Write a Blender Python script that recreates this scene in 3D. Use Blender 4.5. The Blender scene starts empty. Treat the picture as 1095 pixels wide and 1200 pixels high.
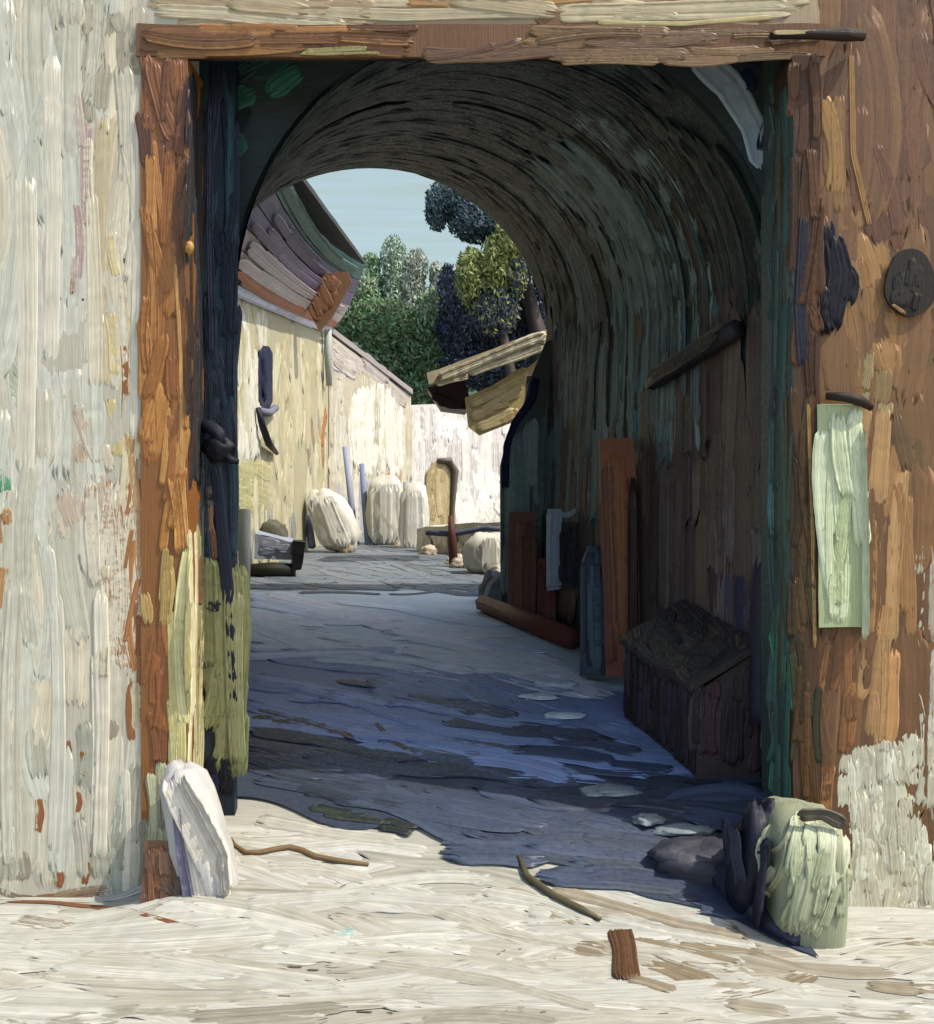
import bpy, math, random
import numpy as np
from mathutils import Vector, Matrix, noise

random.seed(7)
RNG = np.random.default_rng(7)
F, CX, CY, EYE = 1400.0, 547.5, 600.0, 1.94     # lens in photo pixels, image centre, eye height

scene = bpy.context.scene
COL = scene.collection

# ------------------------------------------------------------------ basics
def lin(c):
    c = c / 255.0
    return c / 12.92 if c <= 0.04045 else ((c + 0.055) / 1.055) ** 2.4

def mk(fac, tint=(1, 1, 1)):
    """colour helper: a picture tone -> albedo for a surface that gets `fac` light"""
    def f(r, g, b):
        return np.clip(np.array([lin(r), lin(g), lin(b)]) / (fac * np.array(tint)), 0.004, 0.80)
    return f

def P(px, py, Y):
    return np.array([(px - CX) / F * Y, Y, EYE - (py - CY) / F * Y])

def sstep(a, b, x):
    t = min(1.0, max(0.0, (x - a) / (b - a)))
    return t * t * (3 - 2 * t)

ZY = [-40, 5.2, 5.5, 5.8, 6.1, 6.4, 7.2, 9.4, 12, 14, 20, 26, 34, 50, 80, 150, 400]
ZZ = [-.3, 0, .05, .12, .24, .36, .47, .68, .95, 1.15, 1.35, 1.7, 4.0, 9.5, 15.5, 20, 22]
def zf(x, y):
    z = (np.interp(y - .12, ZY, ZZ) + np.interp(y, ZY, ZZ) + np.interp(y + .12, ZY, ZZ)) / 3
    if y < 6.5:
        m = sstep(-1.85, -1.3, x) * (1 - sstep(1.05, 1.75, x))
        m = m + (1 - m) * sstep(6.2, 6.5, y)
        z = z * m if z > 0 else z
        z -= .05 * sstep(0, 2.5, x) * (1 - sstep(6.2, 6.5, y))
    if y > 26:
        z += .6 * noise.noise(Vector((x * .08, y * .08, 3)))
    return float(z)

# ------------------------------------------------------------------ surfaces
class Plane3:
    def __init__(self, p, n, k=None):
        self.p = np.array(p, float); n = np.array(n, float); self.n = n / np.linalg.norm(n); self.kk = k
    def map(self, px, py):
        d = np.array([(px - CX) / F, 1.0, -(py - CY) / F]); o = np.array([0, 0, EYE])
        t = np.dot(self.p - o, self.n) / np.dot(d, self.n)
        return o + d * t, self.n
    def k(self, px, py):
        return self.kk if self.kk else self.map(px, py)[0][1] / F

def front(Y): return Plane3((0, Y, 0), (0, -1, 0))

class Ground:
    def __init__(self, lift=0.0): self.lift = lift
    def map(self, px, py):
        a, b = 2.5, 40.0
        dz = -(py - CY) / F; dx = (px - CX) / F
        y = a; prev = a
        while y < b:
            if EYE + dz * y <= zf(dx * y, y) + self.lift: break
            prev = y; y += .25
        lo, hi = prev, y
        for _ in range(14):
            m = (lo + hi) / 2
            if EYE + dz * m <= zf(dx * m, m) + self.lift: hi = m
            else: lo = m
        y = hi; x = dx * y
        e = .15
        n = np.array([-(zf(x + e, y) - zf(x - e, y)) / (2 * e), -(zf(x, y + e) - zf(x, y - e)) / (2 * e), 1.0])
        return np.array([x, y, zf(x, y) + self.lift]), n / np.linalg.norm(n)
    def k(self, px, py):
        p, n = self.map(px, py)
        return p[1] / F * 1.6

class XYSurf:
    """ground addressed by metres"""
    def __init__(self, lift=0.0): self.lift = lift
    def map(self, x, y):
        e = .15
        n = np.array([-(zf(x + e, y) - zf(x - e, y)) / (2 * e), -(zf(x, y + e) - zf(x, y - e)) / (2 * e), 1.0])
        return np.array([x, y, zf(x, y) + self.lift]), n / np.linalg.norm(n)
    def k(self, x, y): return 1.0

def vprof(t):
    y = 6.6 + 5.4 * t
    return dict(y=y, xr=1.72 + (.80 - 1.72) * t, xl=-1.285 + (-2.75 + 1.285) * t,
                zs=3.1 + (3.78 - 3.1) * t, b=1.53 + (1.62 - 1.53) * t, foot=zf(0, y) - .06)
VL = 10.2
def vpt(a, bdist):
    s = a / VL; t = bdist / 5.4
    q = vprof(t); cx = (q['xr'] + q['xl']) / 2; hw = (q['xr'] - q['xl']) / 2
    if s < .27:
        f = s / .27; x = q['xr'] - .16 * t * (1 - f); z = q['foot'] + (q['zs'] - q['foot']) * f
    elif s < .73:
        th = (s - .27) / .46 * math.pi; x = cx + hw * math.cos(th); z = q['zs'] + q['b'] * math.sin(th)
    else:
        f = (1 - s) / .27; x = q['xl']; z = q['foot'] + (q['zs'] - q['foot']) * f
    return np.array([x, q['y'], z])
class Vault:
    def map(self, a, b):
        p = vpt(a, b); e = .03
        u = vpt(a + e, b) - vpt(a - e, b); v = vpt(a, b + e) - vpt(a, b - e)
        n = np.cross(v, u); n /= np.linalg.norm(n)
        q = vprof(b / 5.4); c = np.array([(q['xr'] + q['xl']) / 2, q['y'], 2.2])
        if np.dot(n, c - p) < 0: n = -n
        return p, n
    def k(self, a, b): return 1.0

# ------------------------------------------------------------------ mesh builder
class B:
    def __init__(self):
        self.v, self.c, self.s, self.f, self.sm = [], [], [], [], []
        self.nv = 0; self.lift = 0.0; self.hs = 1.0
    def add(self, v, c, s, f, smooth):
        v = np.asarray(v, float)
        self.v.append(v); self.c.append(np.asarray(c, float)); self.s.append(np.asarray(s, float))
        self.f += [tuple(i + self.nv for i in q) for q in f]
        self.sm += [smooth] * len(f); self.nv += len(v)
    # --- a laid-on stroke of plaster / paint / mud with bristle ridges, a raised rim and ragged ends
    def stroke(self, pts, nrm, w, col, h=.006, dry=0.0, col2=None, var=.10, nb=None, rag=.5, taper=1.0):
        pts = np.asarray(pts, float); nrm = np.asarray(nrm, float)
        seg = np.linalg.norm(np.diff(pts, axis=0), axis=1); L = seg.sum()
        if L < 1e-4: return
        cum = np.concatenate([[0], np.cumsum(seg)])
        M = int(min(34, max(5, L / max(w * .3, .01)))) + 1
        if nb is None: nb = 13
        h = h * .5 * self.hs * (2.0 if RNG.random() < .10 else RNG.uniform(.5, 1.1))
        u = np.linspace(0, 1, M)
        ends = np.zeros(M); ends[0] = ends[-1] = 1
        st = RNG.random(nb + 1) ** 1.5 * rag * min(.3, .9 * w / L); en = 1 - RNG.random(nb + 1) ** 1.5 * rag * min(.3, .9 * w / L)
        S = (st[None, :] + u[:, None] * (en - st)[None, :]) * L                # M x nb+1
        pos = np.stack([np.interp(S, cum, pts[:, k]) for k in range(3)], -1)
        nn = np.stack([np.interp(S, cum, nrm[:, k]) for k in range(3)], -1)
        eps = L * .02
        tg = np.stack([np.interp(np.minimum(S + eps, L), cum, pts[:, k]) - np.interp(np.maximum(S - eps, 0), cum, pts[:, k]) for k in range(3)], -1)
        tg /= np.linalg.norm(tg, axis=-1, keepdims=True) + 1e-9
        side = np.cross(tg, nn); side /= np.linalg.norm(side, axis=-1, keepdims=True) + 1e-9
        d = np.minimum(u, 1 - u) * L
        wp = np.clip(.55 + .45 * np.sqrt(np.clip(d / (.45 * w), 0, 1)), 0, 1)
        wp = wp * (1 + .10 * np.sin(u * RNG.uniform(3, 9) + RNG.uniform(0, 6))) * (1 + (taper - 1) * u)
        lat = (np.linspace(-.5, .5, nb + 1))[None, :] * w * wp[:, None]
        lat = lat + (RNG.random((M, nb + 1)) - .5) * w * .02
        lt = np.linspace(-1, 1, nb + 1)
        hb = .35 + .45 * RNG.random(nb + 1) + .25 * (1 - lt * lt)
        if RNG.random() < .6: hb[1] += RNG.uniform(.2, 1.1)
        if RNG.random() < .6: hb[-2] += RNG.uniform(.2, 1.1)
        H = hb[None, :] * (.8 + .4 * RNG.random((M, 1)))
        H = H + .10 * (RNG.random((M, nb + 1)) - .5)
        H[-2, :] += .45 * RNG.random(nb + 1)
        H[0, :] = -.35; H[-1, :] = -.35; H[:, 0] = -.35; H[:, -1] = -.35
        self.lift = (self.lift + .00007) % .002
        H = H * h + self.lift + .0008
        pos = pos + side * lat[..., None] + nn * H[..., None]
        cc = np.tile(np.asarray(col, float), (nb + 1, 1)) * (1 + var * RNG.normal(size=(nb + 1, 1)))
        if col2 is not None:
            m = (RNG.random((nb + 1, 1)) < .3) * RNG.random((nb + 1, 1)); cc = cc * (1 - m) + np.asarray(col2) * m
        cc = np.clip(cc, .003, .85)
        C = np.tile(cc[None], (M, 1, 1)) * (1 + .05 * RNG.normal(size=(M, 1, 1)))
        off = RNG.uniform(0, 60)
        sv = np.stack([S, lat + off, np.full_like(S, dry)], -1)
        k = nb + 1
        f = [(i * k + j, i * k + j + 1, (i + 1) * k + j + 1, (i + 1) * k + j) for i in range(M - 1) for j in range(nb)]
        self.add(pos.reshape(-1, 3), C.reshape(-1, 3), sv.reshape(-1, 3), f, True)
    def line(self, surf, pl, w, col, **kw):
        """stroke along hand-set points of a surface; w in the surface's units"""
        q = []
        for (a, b2) in zip(pl[:-1], pl[1:]):
            for i in range(5): q.append((a[0] + (b2[0] - a[0]) * i / 5, a[1] + (b2[1] - a[1]) * i / 5))
        q.append(pl[-1])
        m = [surf.map(*z) for z in q]
        k = surf.k(*q[len(q) // 2])
        self.stroke([z[0] for z in m], [z[1] for z in m], w * k, col, **kw)
    def fill(self, surf, poly, ang, Ln, W, cols, cover=1.6, h=.006, dry=0.0, bend=.15, jit=6, var=.10, clip=True, dryv=.0, rag=.5):
        xs = [p[0] for p in poly]; ys = [p[1] for p in poly]
        area = abs(sum(poly[i][0] * poly[(i + 1) % len(poly)][1] - poly[(i + 1) % len(poly)][0] * poly[i][1] for i in range(len(poly)))) / 2
        n = max(1, int(cover * area / (Ln * W)))
        done = tries = 0
        while done < n and tries < n * 12:
            tries += 1
            x = random.uniform(min(xs), max(xs)); y = random.uniform(min(ys), max(ys))
            if not inside(poly, x, y): continue
            a = math.radians((ang(x, y) if callable(ang) else ang) + random.gauss(0, jit))
            l = Ln * random.uniform(.55, 1.35); w = W * random.uniform(.6, 1.4); bd = random.gauss(0, bend)
            N = 9; path = []
            for i in range(N):
                r = (i / (N - 1) - .5) * l
                path.append((x + r * math.cos(a) - bd * (r * r / l) * math.sin(a), y + r * math.sin(a) + bd * (r * r / l) * math.cos(a)))
            if clip:
                lo = hi = N // 2
                while lo > 0 and inside(poly, *path[lo - 1]): lo -= 1
                while hi < N - 1 and inside(poly, *path[hi + 1]): hi += 1
                path = path[lo:hi + 1]
                if len(path) < 4: continue
            m = [surf.map(*p) for p in path]; k = surf.k(x, y)
            c = random.choice(cols); c2 = random.choice(cols)
            self.stroke([p[0] for p in m], [p[1] for p in m], w * k, c, h=h, dry=max(0, dry + random.gauss(0, dryv)), col2=c2, var=var, rag=rag)
            done += 1
    # --- solid pieces
    def hexa(self, c8, col, res=.25, amp=.006, smooth=False, dry=0.0):
        """box between 8 corners: c8[i] for bits x=1,y=2,z=4"""
        c8 = [np.array(c, float) for c in c8]
        def face(i, j, k, l):
            A, Bq, C, D = c8[i], c8[j], c8[k], c8[l]
            nu = int(min(60, max(1, np.linalg.norm(Bq - A) / res))); nv = int(min(60, max(1, np.linalg.norm(D - A) / res)))
            V, S = [], []
            for a in range(nu + 1):
                for b in range(nv + 1):
                    s, t = a / nu, b / nv
                    p = (A * (1 - s) + Bq * s) * (1 - t) + (D * (1 - s) + C * s) * t
                    q = Vector(p * 3.1)
                    p = p + amp * np.array(noise.noise_vector(q)) + amp * .5 * np.array(noise.noise_vector(q * 4))
                    V.append(p); S.append((p[2] + p[1] * .3, p[0] + p[1] * .7, dry))
            f = [(a * (nv + 1) + b, (a + 1) * (nv + 1) + b, (a + 1) * (nv + 1) + b + 1, a * (nv + 1) + b + 1) for a in range(nu) for b in range(nv)]
            self.add(V, np.tile(col, (len(V), 1)), S, f, smooth)
        face(0, 1, 5, 4); face(3, 2, 6, 7); face(2, 0, 4, 6); face(1, 3, 7, 5); face(4, 5, 7, 6); face(2, 3, 1, 0)
    def box(self, x0, x1, y0, y1, z0, z1, col, **kw):
        self.hexa([(x, y, z) for z in (z0, z1) for y in (y0, y1) for x in (x0, x1)], col, **kw)
    def prism(self, pts, thick, col, nrm=(0, 1, 0)):
        """polygon of 3D points extruded by `thick` along nrm"""
        pts = [np.array(p, float) for p in pts]; n = np.array(nrm, float) * thick
        V = pts + [p + n for p in pts]; N = len(pts)
        f = [tuple(range(N)), tuple(range(2 * N - 1, N - 1, -1))] + [(i, (i + 1) % N, N + (i + 1) % N, N + i) for i in range(N)]
        self.add(V, np.tile(col, (2 * N, 1)), [(p[2], p[0] + p[1], 0) for p in V], f, False)
    def tube(self, pts, rad, col, n=8, wob=.12):
        pts = [np.array(p, float) for p in pts]; N = len(pts)
        rad = rad if hasattr(rad, '__len__') else [rad] * N
        V, S = [], []; ph = RNG.random() * 9
        for i, p in enumerate(pts):
            t = pts[min(i + 1, N - 1)] - pts[max(i - 1, 0)]; t /= np.linalg.norm(t) + 1e-9
            a = np.cross(t, (0.3, .2, 1) if abs(t[2]) < .85 else (1, .1, 0)); a /= np.linalg.norm(a); b = np.cross(t, a)
            for j in range(n):
                th = 2 * math.pi * j / n
                r = rad[i] * (1 + wob * noise.noise(Vector((p[0] * 9 + math.cos(th) * 2 + ph, p[1] * 9 + math.sin(th) * 2, p[2] * 9))))
                V.append(p + (a * math.cos(th) + b * math.sin(th)) * r); S.append((i * .1, th * rad[i], 0))
        f = [(i * n + j, i * n + (j + 1) % n, (i + 1) * n + (j + 1) % n, (i + 1) * n + j) for i in range(N - 1) for j in range(n)]
        f += [tuple(range(n - 1, -1, -1)), tuple((N - 1) * n + j for j in range(n))]
        self.add(V, np.tile(col, (len(V), 1)), S, f, True)
    def lump(self, c, r, col, amp=.12, fr=2.0, lean=(0, 0), flat=None, col2=None, sq=1.0):
        c = np.array(c, float); V, S, C = [], [], []
        nu, nv = 22, 14; sd = RNG.random() * 20
        for i in range(nv + 1):
            ph = math.pi * i / nv
            for j in range(nu):
                th = 2 * math.pi * j / nu
                d = np.array([math.sin(ph) * math.cos(th), math.sin(ph) * math.sin(th), math.cos(ph)])
                d = np.sign(d) * np.abs(d) ** sq
                k = 1 + amp * noise.noise(Vector(d * fr) + Vector((sd, 0, 0))) + amp * .4 * noise.noise(Vector(d * fr * 3) + Vector((sd, 5, 0)))
                p = d * np.array(r) * k
                if flat is not None and p[2] < -flat: p[2] = -flat
                p[0] += lean[0] * p[2]; p[1] += lean[1] * p[2]
                V.append(c + p); S.append((ph * r[2], th * r[0], 0))
                m = .5 + .5 * noise.noise(Vector(d * 2.4) + Vector((sd, 9, 0)))
                C.append(np.array(col) * (1 - m) + np.array(col2 if col2 is not None else col) * m)
        f = [(i * nu + j, i * nu + (j + 1) % nu, (i + 1) * nu + (j + 1) % nu, (i + 1) * nu + j) for i in range(nv) for j in range(nu)]
        self.add(V, C, S, f, True)
    def grid(self, xs, ys, zfun, colfun, smooth=True):
        V = [(x, y, zfun(x, y)) for y in ys for x in xs]; nx = len(xs)
        C = [colfun(x, y) for y in ys for x in xs]
        f = [(j * nx + i, j * nx + i + 1, (j + 1) * nx + i + 1, (j + 1) * nx + i) for j in range(len(ys) - 1) for i in range(nx - 1)]
        self.add(V, C, [(v[0], v[1], .0) for v in V], f, smooth)
    def dabs(self, c, n, spread, size, d, cols, jit=.5):
        """a clump of small leaf-shaped faces sharing a lie `d`"""
        c = np.array(c, float); d = np.array(d, float)
        V = np.zeros((n * 4, 3)); C = np.zeros((n * 4, 3)); f = []
        for i in range(n):
            while True:
                o = RNG.uniform(-1, 1, 3)
                if np.dot(o, o) < 1: break
            p = c + o * np.array(spread)
            t = d + RNG.normal(size=3) * jit; t /= np.linalg.norm(t)
            a = np.cross(t, RNG.normal(size=3) + np.array([0, -1.2, .6])); a /= np.linalg.norm(a) + 1e-6
            l = size * RNG.uniform(.6, 1.5); w = l * RNG.uniform(.25, .42)
            V[i * 4:i * 4 + 4] = [p - t * l * .5, p + a * w * .5, p + t * l * .5, p - a * w * .5]
            C[i * 4:i * 4 + 4] = np.array(cols[RNG.integers(len(cols))]) * RNG.uniform(.82, 1.18)
            f.append((i * 4, i * 4 + 1, i * 4 + 2, i * 4 + 3))
        self.add(V, C, V * 1.0 * np.array([1, 1, 0]), f, False)
    def build(self, name, mat, parent=None, loc=None):
        me = bpy.data.meshes.new(name)
        v = np.concatenate(self.v); c = np.concatenate(self.c); s = np.concatenate(self.s)
        o0 = np.array(parent['_loc']) if parent is not None else np.array(loc if loc is not None else (0, 0, 0), float)
        me.from_pydata((v - o0).tolist(), [], self.f)
        ca = me.attributes.new('Col', 'FLOAT_COLOR', 'POINT'); ca.data.foreach_set('color', np.concatenate([c, np.ones((len(c), 1))], 1).astype(np.float32).ravel())
        sa = me.attributes.new('lie', 'FLOAT_VECTOR', 'POINT'); sa.data.foreach_set('vector', s.astype(np.float32).ravel())
        me.polygons.foreach_set('use_smooth', np.array(self.sm, dtype=bool))
        me.materials.append(mat); me.update()
        o = bpy.data.objects.new(name, me); COL.objects.link(o)
        if parent is not None: o.parent = parent
        else: o.location = o0
        o['_loc'] = [float(q) for q in o0]
        return o

def inside(poly, x, y):
    r = False; j = len(poly) - 1
    for i in range(len(poly)):
        xi, yi = poly[i]; xj, yj = poly[j]
        if (yi > y) != (yj > y) and x < (xj - xi) * (y - yi) / (yj - yi) + xi: r = not r
        j = i
    return r

def rect(x0, y0, x1, y1): return [(x0, y0), (x1, y0), (x1, y1), (x0, y1)]

def tag(o, label=None, cat=None, group=None, kind=None):
    if label: o['label'] = label
    if cat: o['category'] = cat
    if group: o['group'] = group
    if kind: o['kind'] = kind
    return o
def thing(name, label, cat, loc, group=None):
    o = bpy.data.objects.new(name, None); COL.objects.link(o)
    o.location = Vector([float(q) for q in loc]); o['_loc'] = [float(q) for q in loc]; o.empty_display_size = .2
    return tag(o, label, cat, group)

# ------------------------------------------------------------------ materials
def paint_mat(name, under=(.25, .13, .06), rough=.5, bump=.5, spec=.4, fleck=.5, grain=130.0, transl=0.0):
    m = bpy.data.materials.new(name); m.use_nodes = True
    nt = m.node_tree; N = nt.nodes; Lk = nt.links; N.clear()
    out = N.new('ShaderNodeOutputMaterial'); bs = N.new('ShaderNodeBsdfPrincipled')
    ac = N.new('ShaderNodeAttribute'); ac.attribute_name = 'Col'
    al = N.new('ShaderNodeAttribute'); al.attribute_name = 'lie'
    sp = N.new('ShaderNodeSeparateXYZ'); Lk.new(al.outputs['Vector'], sp.inputs[0])
    cb = N.new('ShaderNodeCombineXYZ')
    def mul(sock, k):
        q = N.new('ShaderNodeMath'); q.operation = 'MULTIPLY'; Lk.new(sock, q.inputs[0]); q.inputs[1].default_value = k; return q.outputs[0]
    Lk.new(mul(sp.outputs[0], 5.0), cb.inputs[0]); Lk.new(mul(sp.outputs[1], grain), cb.inputs[1])
    n1 = N.new('ShaderNodeTexNoise'); n1.inputs['Scale'].default_value = 1.0; n1.inputs['Detail'].default_value = 4; n1.inputs['Roughness'].default_value = .6
    Lk.new(cb.outputs[0], n1.inputs['Vector'])
    tc = N.new('ShaderNodeTexCoord')
    n2 = N.new('ShaderNodeTexNoise'); n2.inputs['Scale'].default_value = 38; n2.inputs['Detail'].default_value = 5; n2.inputs['Roughness'].default_value = .65
    Lk.new(tc.outputs['Object'], n2.inputs['Vector'])
    n3 = N.new('ShaderNodeTexNoise'); n3.inputs['Scale'].default_value = 5; n3.inputs['Detail'].default_value = 5
    Lk.new(tc.outputs['Object'], n3.inputs['Vector'])
    # tone variation along the grain
    mr = N.new('ShaderNodeMapRange'); mr.inputs['From Min'].default_value = .3; mr.inputs['From Max'].default_value = .7; mr.inputs['To Min'].default_value = .82; mr.inputs['To Max'].default_value = 1.15
    Lk.new(n1.outputs['Fac'], mr.inputs['Value'])
    mx = N.new('ShaderNodeMix'); mx.data_type = 'RGBA'; mx.blend_type = 'MULTIPLY'; mx.inputs['Factor'].default_value = 1
    Lk.new(ac.outputs['Color'], mx.inputs[6])
    gr = N.new('ShaderNodeCombineColor'); [Lk.new(mr.outputs[0], gr.inputs[i]) for i in range(3)]
    Lk.new(gr.outputs[0], mx.inputs[7])
    # bare undercoat where the coat is dry / worn
    ad = N.new('ShaderNodeMath'); ad.operation = 'MULTIPLY_ADD'; Lk.new(n1.outputs['Fac'], ad.inputs[0]); ad.inputs[1].default_value = .55; 
    q3 = mul(n3.outputs['Fac'], .25); q2 = mul(n2.outputs['Fac'], .30)
    a2 = N.new('ShaderNodeMath'); a2.operation = 'ADD'; Lk.new(q3, a2.inputs[0]); Lk.new(q2, a2.inputs[1]); Lk.new(a2.outputs[0], ad.inputs[2])
    a3 = N.new('ShaderNodeMath'); a3.operation = 'MULTIPLY_ADD'; Lk.new(sp.outputs[2], a3.inputs[0]); a3.inputs[1].default_value = .35; Lk.new(ad.outputs[0], a3.inputs[2])
    ms = N.new('ShaderNodeMapRange'); ms.inputs['From Min'].default_value = .76 - .06 * fleck; ms.inputs['From Max'].default_value = .82 - .06 * fleck
    Lk.new(a3.outputs[0], ms.inputs['Value'])
    m2 = N.new('ShaderNodeMix'); m2.data_type = 'RGBA'; Lk.new(ms.outputs[0], m2.inputs['Factor'])
    Lk.new(mx.outputs[2], m2.inputs[6]); m2.inputs[7].default_value = (*under, 1)
    Lk.new(m2.outputs[2], bs.inputs['Base Color'])
    bs.inputs['Roughness'].default_value = rough; bs.inputs['Specular IOR Level'].default_value = spec
    rr = N.new('ShaderNodeMapRange'); rr.inputs['From Min'].default_value = .3; rr.inputs['From Max'].default_value = .7
    rr.inputs['To Min'].default_value = max(.12, rough - .15); rr.inputs['To Max'].default_value = min(1, rough + .2)
    Lk.new(n2.outputs['Fac'], rr.inputs['Value']); Lk.new(rr.outputs[0], bs.inputs['Roughness'])
    # relief
    sb = N.new('ShaderNodeMath'); sb.operation = 'MULTIPLY_ADD'; Lk.new(n2.outputs['Fac'], sb.inputs[0]); sb.inputs[1].default_value = .35; Lk.new(n1.outputs['Fac'], sb.inputs[2])
    s2 = N.new('ShaderNodeMath'); s2.operation = 'SUBTRACT'; Lk.new(sb.outputs[0], s2.inputs[0]); Lk.new(mul(ms.outputs[0], .35), s2.inputs[1])
    bp = N.new('ShaderNodeBump'); bp.inputs['Strength'].default_value = bump; bp.inputs['Distance'].default_value = .006
    Lk.new(s2.outputs[0], bp.inputs['Height']); Lk.new(bp.outputs[0], bs.inputs['Normal'])
    Lk.new(bs.outputs[0], out.inputs[0])
    return m

M_PLASTER = paint_mat('limewash_plaster', rough=.6, bump=.28)
M_OCHRE = paint_mat('ochre_wood', under=(.16, .08, .035), rough=.5, bump=.5)
M_DARK = paint_mat('dark_wood', under=(.03, .024, .02), rough=.45, bump=.55, spec=.2, fleck=.1)
M_VAULT = paint_mat('vault_masonry', under=(.026, .026, .023), rough=.5, bump=.4, spec=.12, fleck=0, grain=70)
M_GROUND = paint_mat('pale_dust', under=(.30, .19, .10), rough=.75, bump=.5, fleck=.2, spec=.2, grain=80)
M_LANE = paint_mat('shade_toned_lane', under=(.07, .06, .055), rough=.5, bump=.4, spec=.45, fleck=.1, grain=60)
M_FAR = paint_mat('old_render', under=(.35, .2, .1), rough=.7, bump=.5, fleck=.1, grain=40, spec=.25)
M_LEAF = paint_mat('foliage', under=(.06, .05, .02), rough=.6, bump=.2, fleck=0, grain=20, spec=.25)
M_STONE = paint_mat('limewashed_stone', under=(.28, .16, .08), rough=.55, bump=.5, fleck=.3)
M_IRON = paint_mat('black_iron', under=(.05, .03, .02), rough=.5, bump=.5, spec=.2, fleck=0)

# light each family of surface gets (measured from test renders): tone -> albedo
SUNT = (1.06, 1.0, .92)
cFac = mk(1.5, (.99, 1.02, 1.07))
_cr = mk(1.8, (.97, 1.0, 1.12))
def desat(f, k):
    def g(r, g_, b_):
        m = .35 * r + .5 * g_ + .15 * b_
        return f(r + (m - r) * k, g_ + (m - g_) * k, b_ + (m - b_) * k)
    return g
cFacR = desat(mk(1.5, (.98, 1.0, 1.42)), .13); cRw = mk(1.15, (1.02, 1.0, 1.08)); cOc = desat(mk(1.36, (1.0, 1.0, 1.36)), .10)
cGr = mk(2.35, (1.04, 1.0, .97)); cPas = mk(.58, (1.06, 1, .94)); cCr = mk(.80, (1.5, 1, .90)); cLane = mk(.42, (.95, 1, 1.08)); cFar = mk(1.55, (1.04, 1.0, .97)); cLeaf = mk(.72); cJ = mk(.8)

# ================================================================== GATEHOUSE
gate = thing('gatehouse', 'old plastered gatehouse with an ochre framed opening and dark vaulted passage', 'gatehouse', (0.2, 6.0, 0))
TOP = 6.4
c_under = np.array((.24, .14, .07))
# ---- left front wall
b = B(); s6 = front(6.0); b.hs = .55
b.box(-12, -1.42, 6.0, 6.55, -.4, TOP, cFac(198, 194, 174), res=.3)
W1 = [cFac(210, 212, 194), cFac(208, 203, 181), cFac(216, 216, 200), cFac(202, 200, 178)]
W2 = [cFac(222, 212, 184), cFac(210, 196, 160), cFac(228, 220, 196), cFac(200, 186, 150)]
b.fill(s6, rect(-420, -260, 166, 1062), 90, 200, 28, W1 + W2[:1], cover=1.6, h=.004, dryv=.1, jit=2)
b.fill(s6, rect(-20, -20, 92, 600), 90, 300, 30, W1, cover=3.4, h=.003, jit=2, dry=.08, dryv=.08)
b.fill(s6, rect(-20, -20, 166, 45), 88, 60, 26, [cFac(186, 180, 158), cFac(170, 162, 138), cFac(196, 190, 168)], cover=1.2, h=.005)
b.fill(s6, rect(96, 0, 166, 150), 90, 120, 15, [cFac(168, 162, 140), cFac(186, 180, 156), cFac(150, 142, 118)], cover=2, h=.005)
b.fill(s6, rect(100, 130, 166, 470), 90, 260, 18, W2, cover=3, h=.006, dry=.12, dryv=.1, jit=2)
b.fill(s6, rect(84, 100, 106, 420), 89, 120, 10, [cFac(196, 172, 164), cFac(184, 158, 150), cFac(206, 190, 176)], cover=1.5, h=.004, dry=.25, dryv=.2)
b.fill(s6, rect(126, 260, 164, 640), 90, 150, 16, [cFac(222, 204, 148), cFac(214, 196, 140), cFac(226, 214, 176)], cover=1.4, h=.006, dry=.2, dryv=.1)
b.fill(s6, rect(70, 470, 130, 640), 80, 60, 18, [cFac(202, 184, 160), cFac(196, 176, 150), cFac(212, 200, 178)], cover=1.4, h=.004, dry=.2, dryv=.1)
b.fill(s6, rect(104, 560, 166, 860), 90, 220, 18, W2, cover=2.6, h=.006, dry=.50, dryv=.12, jit=2)
b.fill(s6, rect(-20, 440, 75, 1040), 90, 260, 24, W1, cover=2.8, h=.005, dry=.08, dryv=.1, jit=2)
b.fill(s6, rect(-20, 410, 70, 520), 60, 50, 20, [cFac(186, 196, 172), cFac(176, 188, 162), cFac(196, 200, 178)], cover=1.2, h=.003, dry=.2)
b.fill(s6, rect(-14, 505, 14, 580), 85, 45, 12, [cFac(84, 150, 108), cFac(100, 166, 122), cFac(140, 176, 140)], cover=1.8, h=.004, dry=.15)
b.fill(s6, rect(-14, 590, 10, 720), 88, 70, 10, [cFac(186, 140, 88), cFac(170, 130, 86)], cover=1.2, h=.004, dry=.2)
b.fill(s6, rect(-20, 840, 166, 1040), 90, 90, 20, [cFac(182, 182, 162), cFac(170, 172, 152), cFac(196, 194, 176), cFac(160, 152, 132)], cover=1.5, h=.005, dry=.16, dryv=.15)
b.fill(s6, rect(-20, 900, 40, 1035), 90, 70, 16, [cFac(140, 118, 92), cFac(160, 148, 126)], cover=1.0, h=.003, dry=.2)
b.fill(s6, rect(128, 880, 166, 1062), 90, 110, 14, [cFac(186, 196, 172), cFac(196, 204, 184), cFac(170, 176, 158)], cover=1.5, h=.005)
for x, y0, y1, w in ((118, 690, 1010, 18), (112, 760, 990, 12), (158, 100, 520, 12), (60, 60, 430, 22), (30, 200, 560, 26), (148, 900, 1050, 9)):
    b.line(s6, [(x, y0), (x + 3, (y0 + y1) / 2), (x - 1, y1)], w, cFac(232, 226, 204), h=.012, var=.06, col2=cFac(206, 200, 176))
b.line(s6, [(82, 4), (78, 30), (84, 66)], 11, cFac(112, 66, 34), h=.004)
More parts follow.
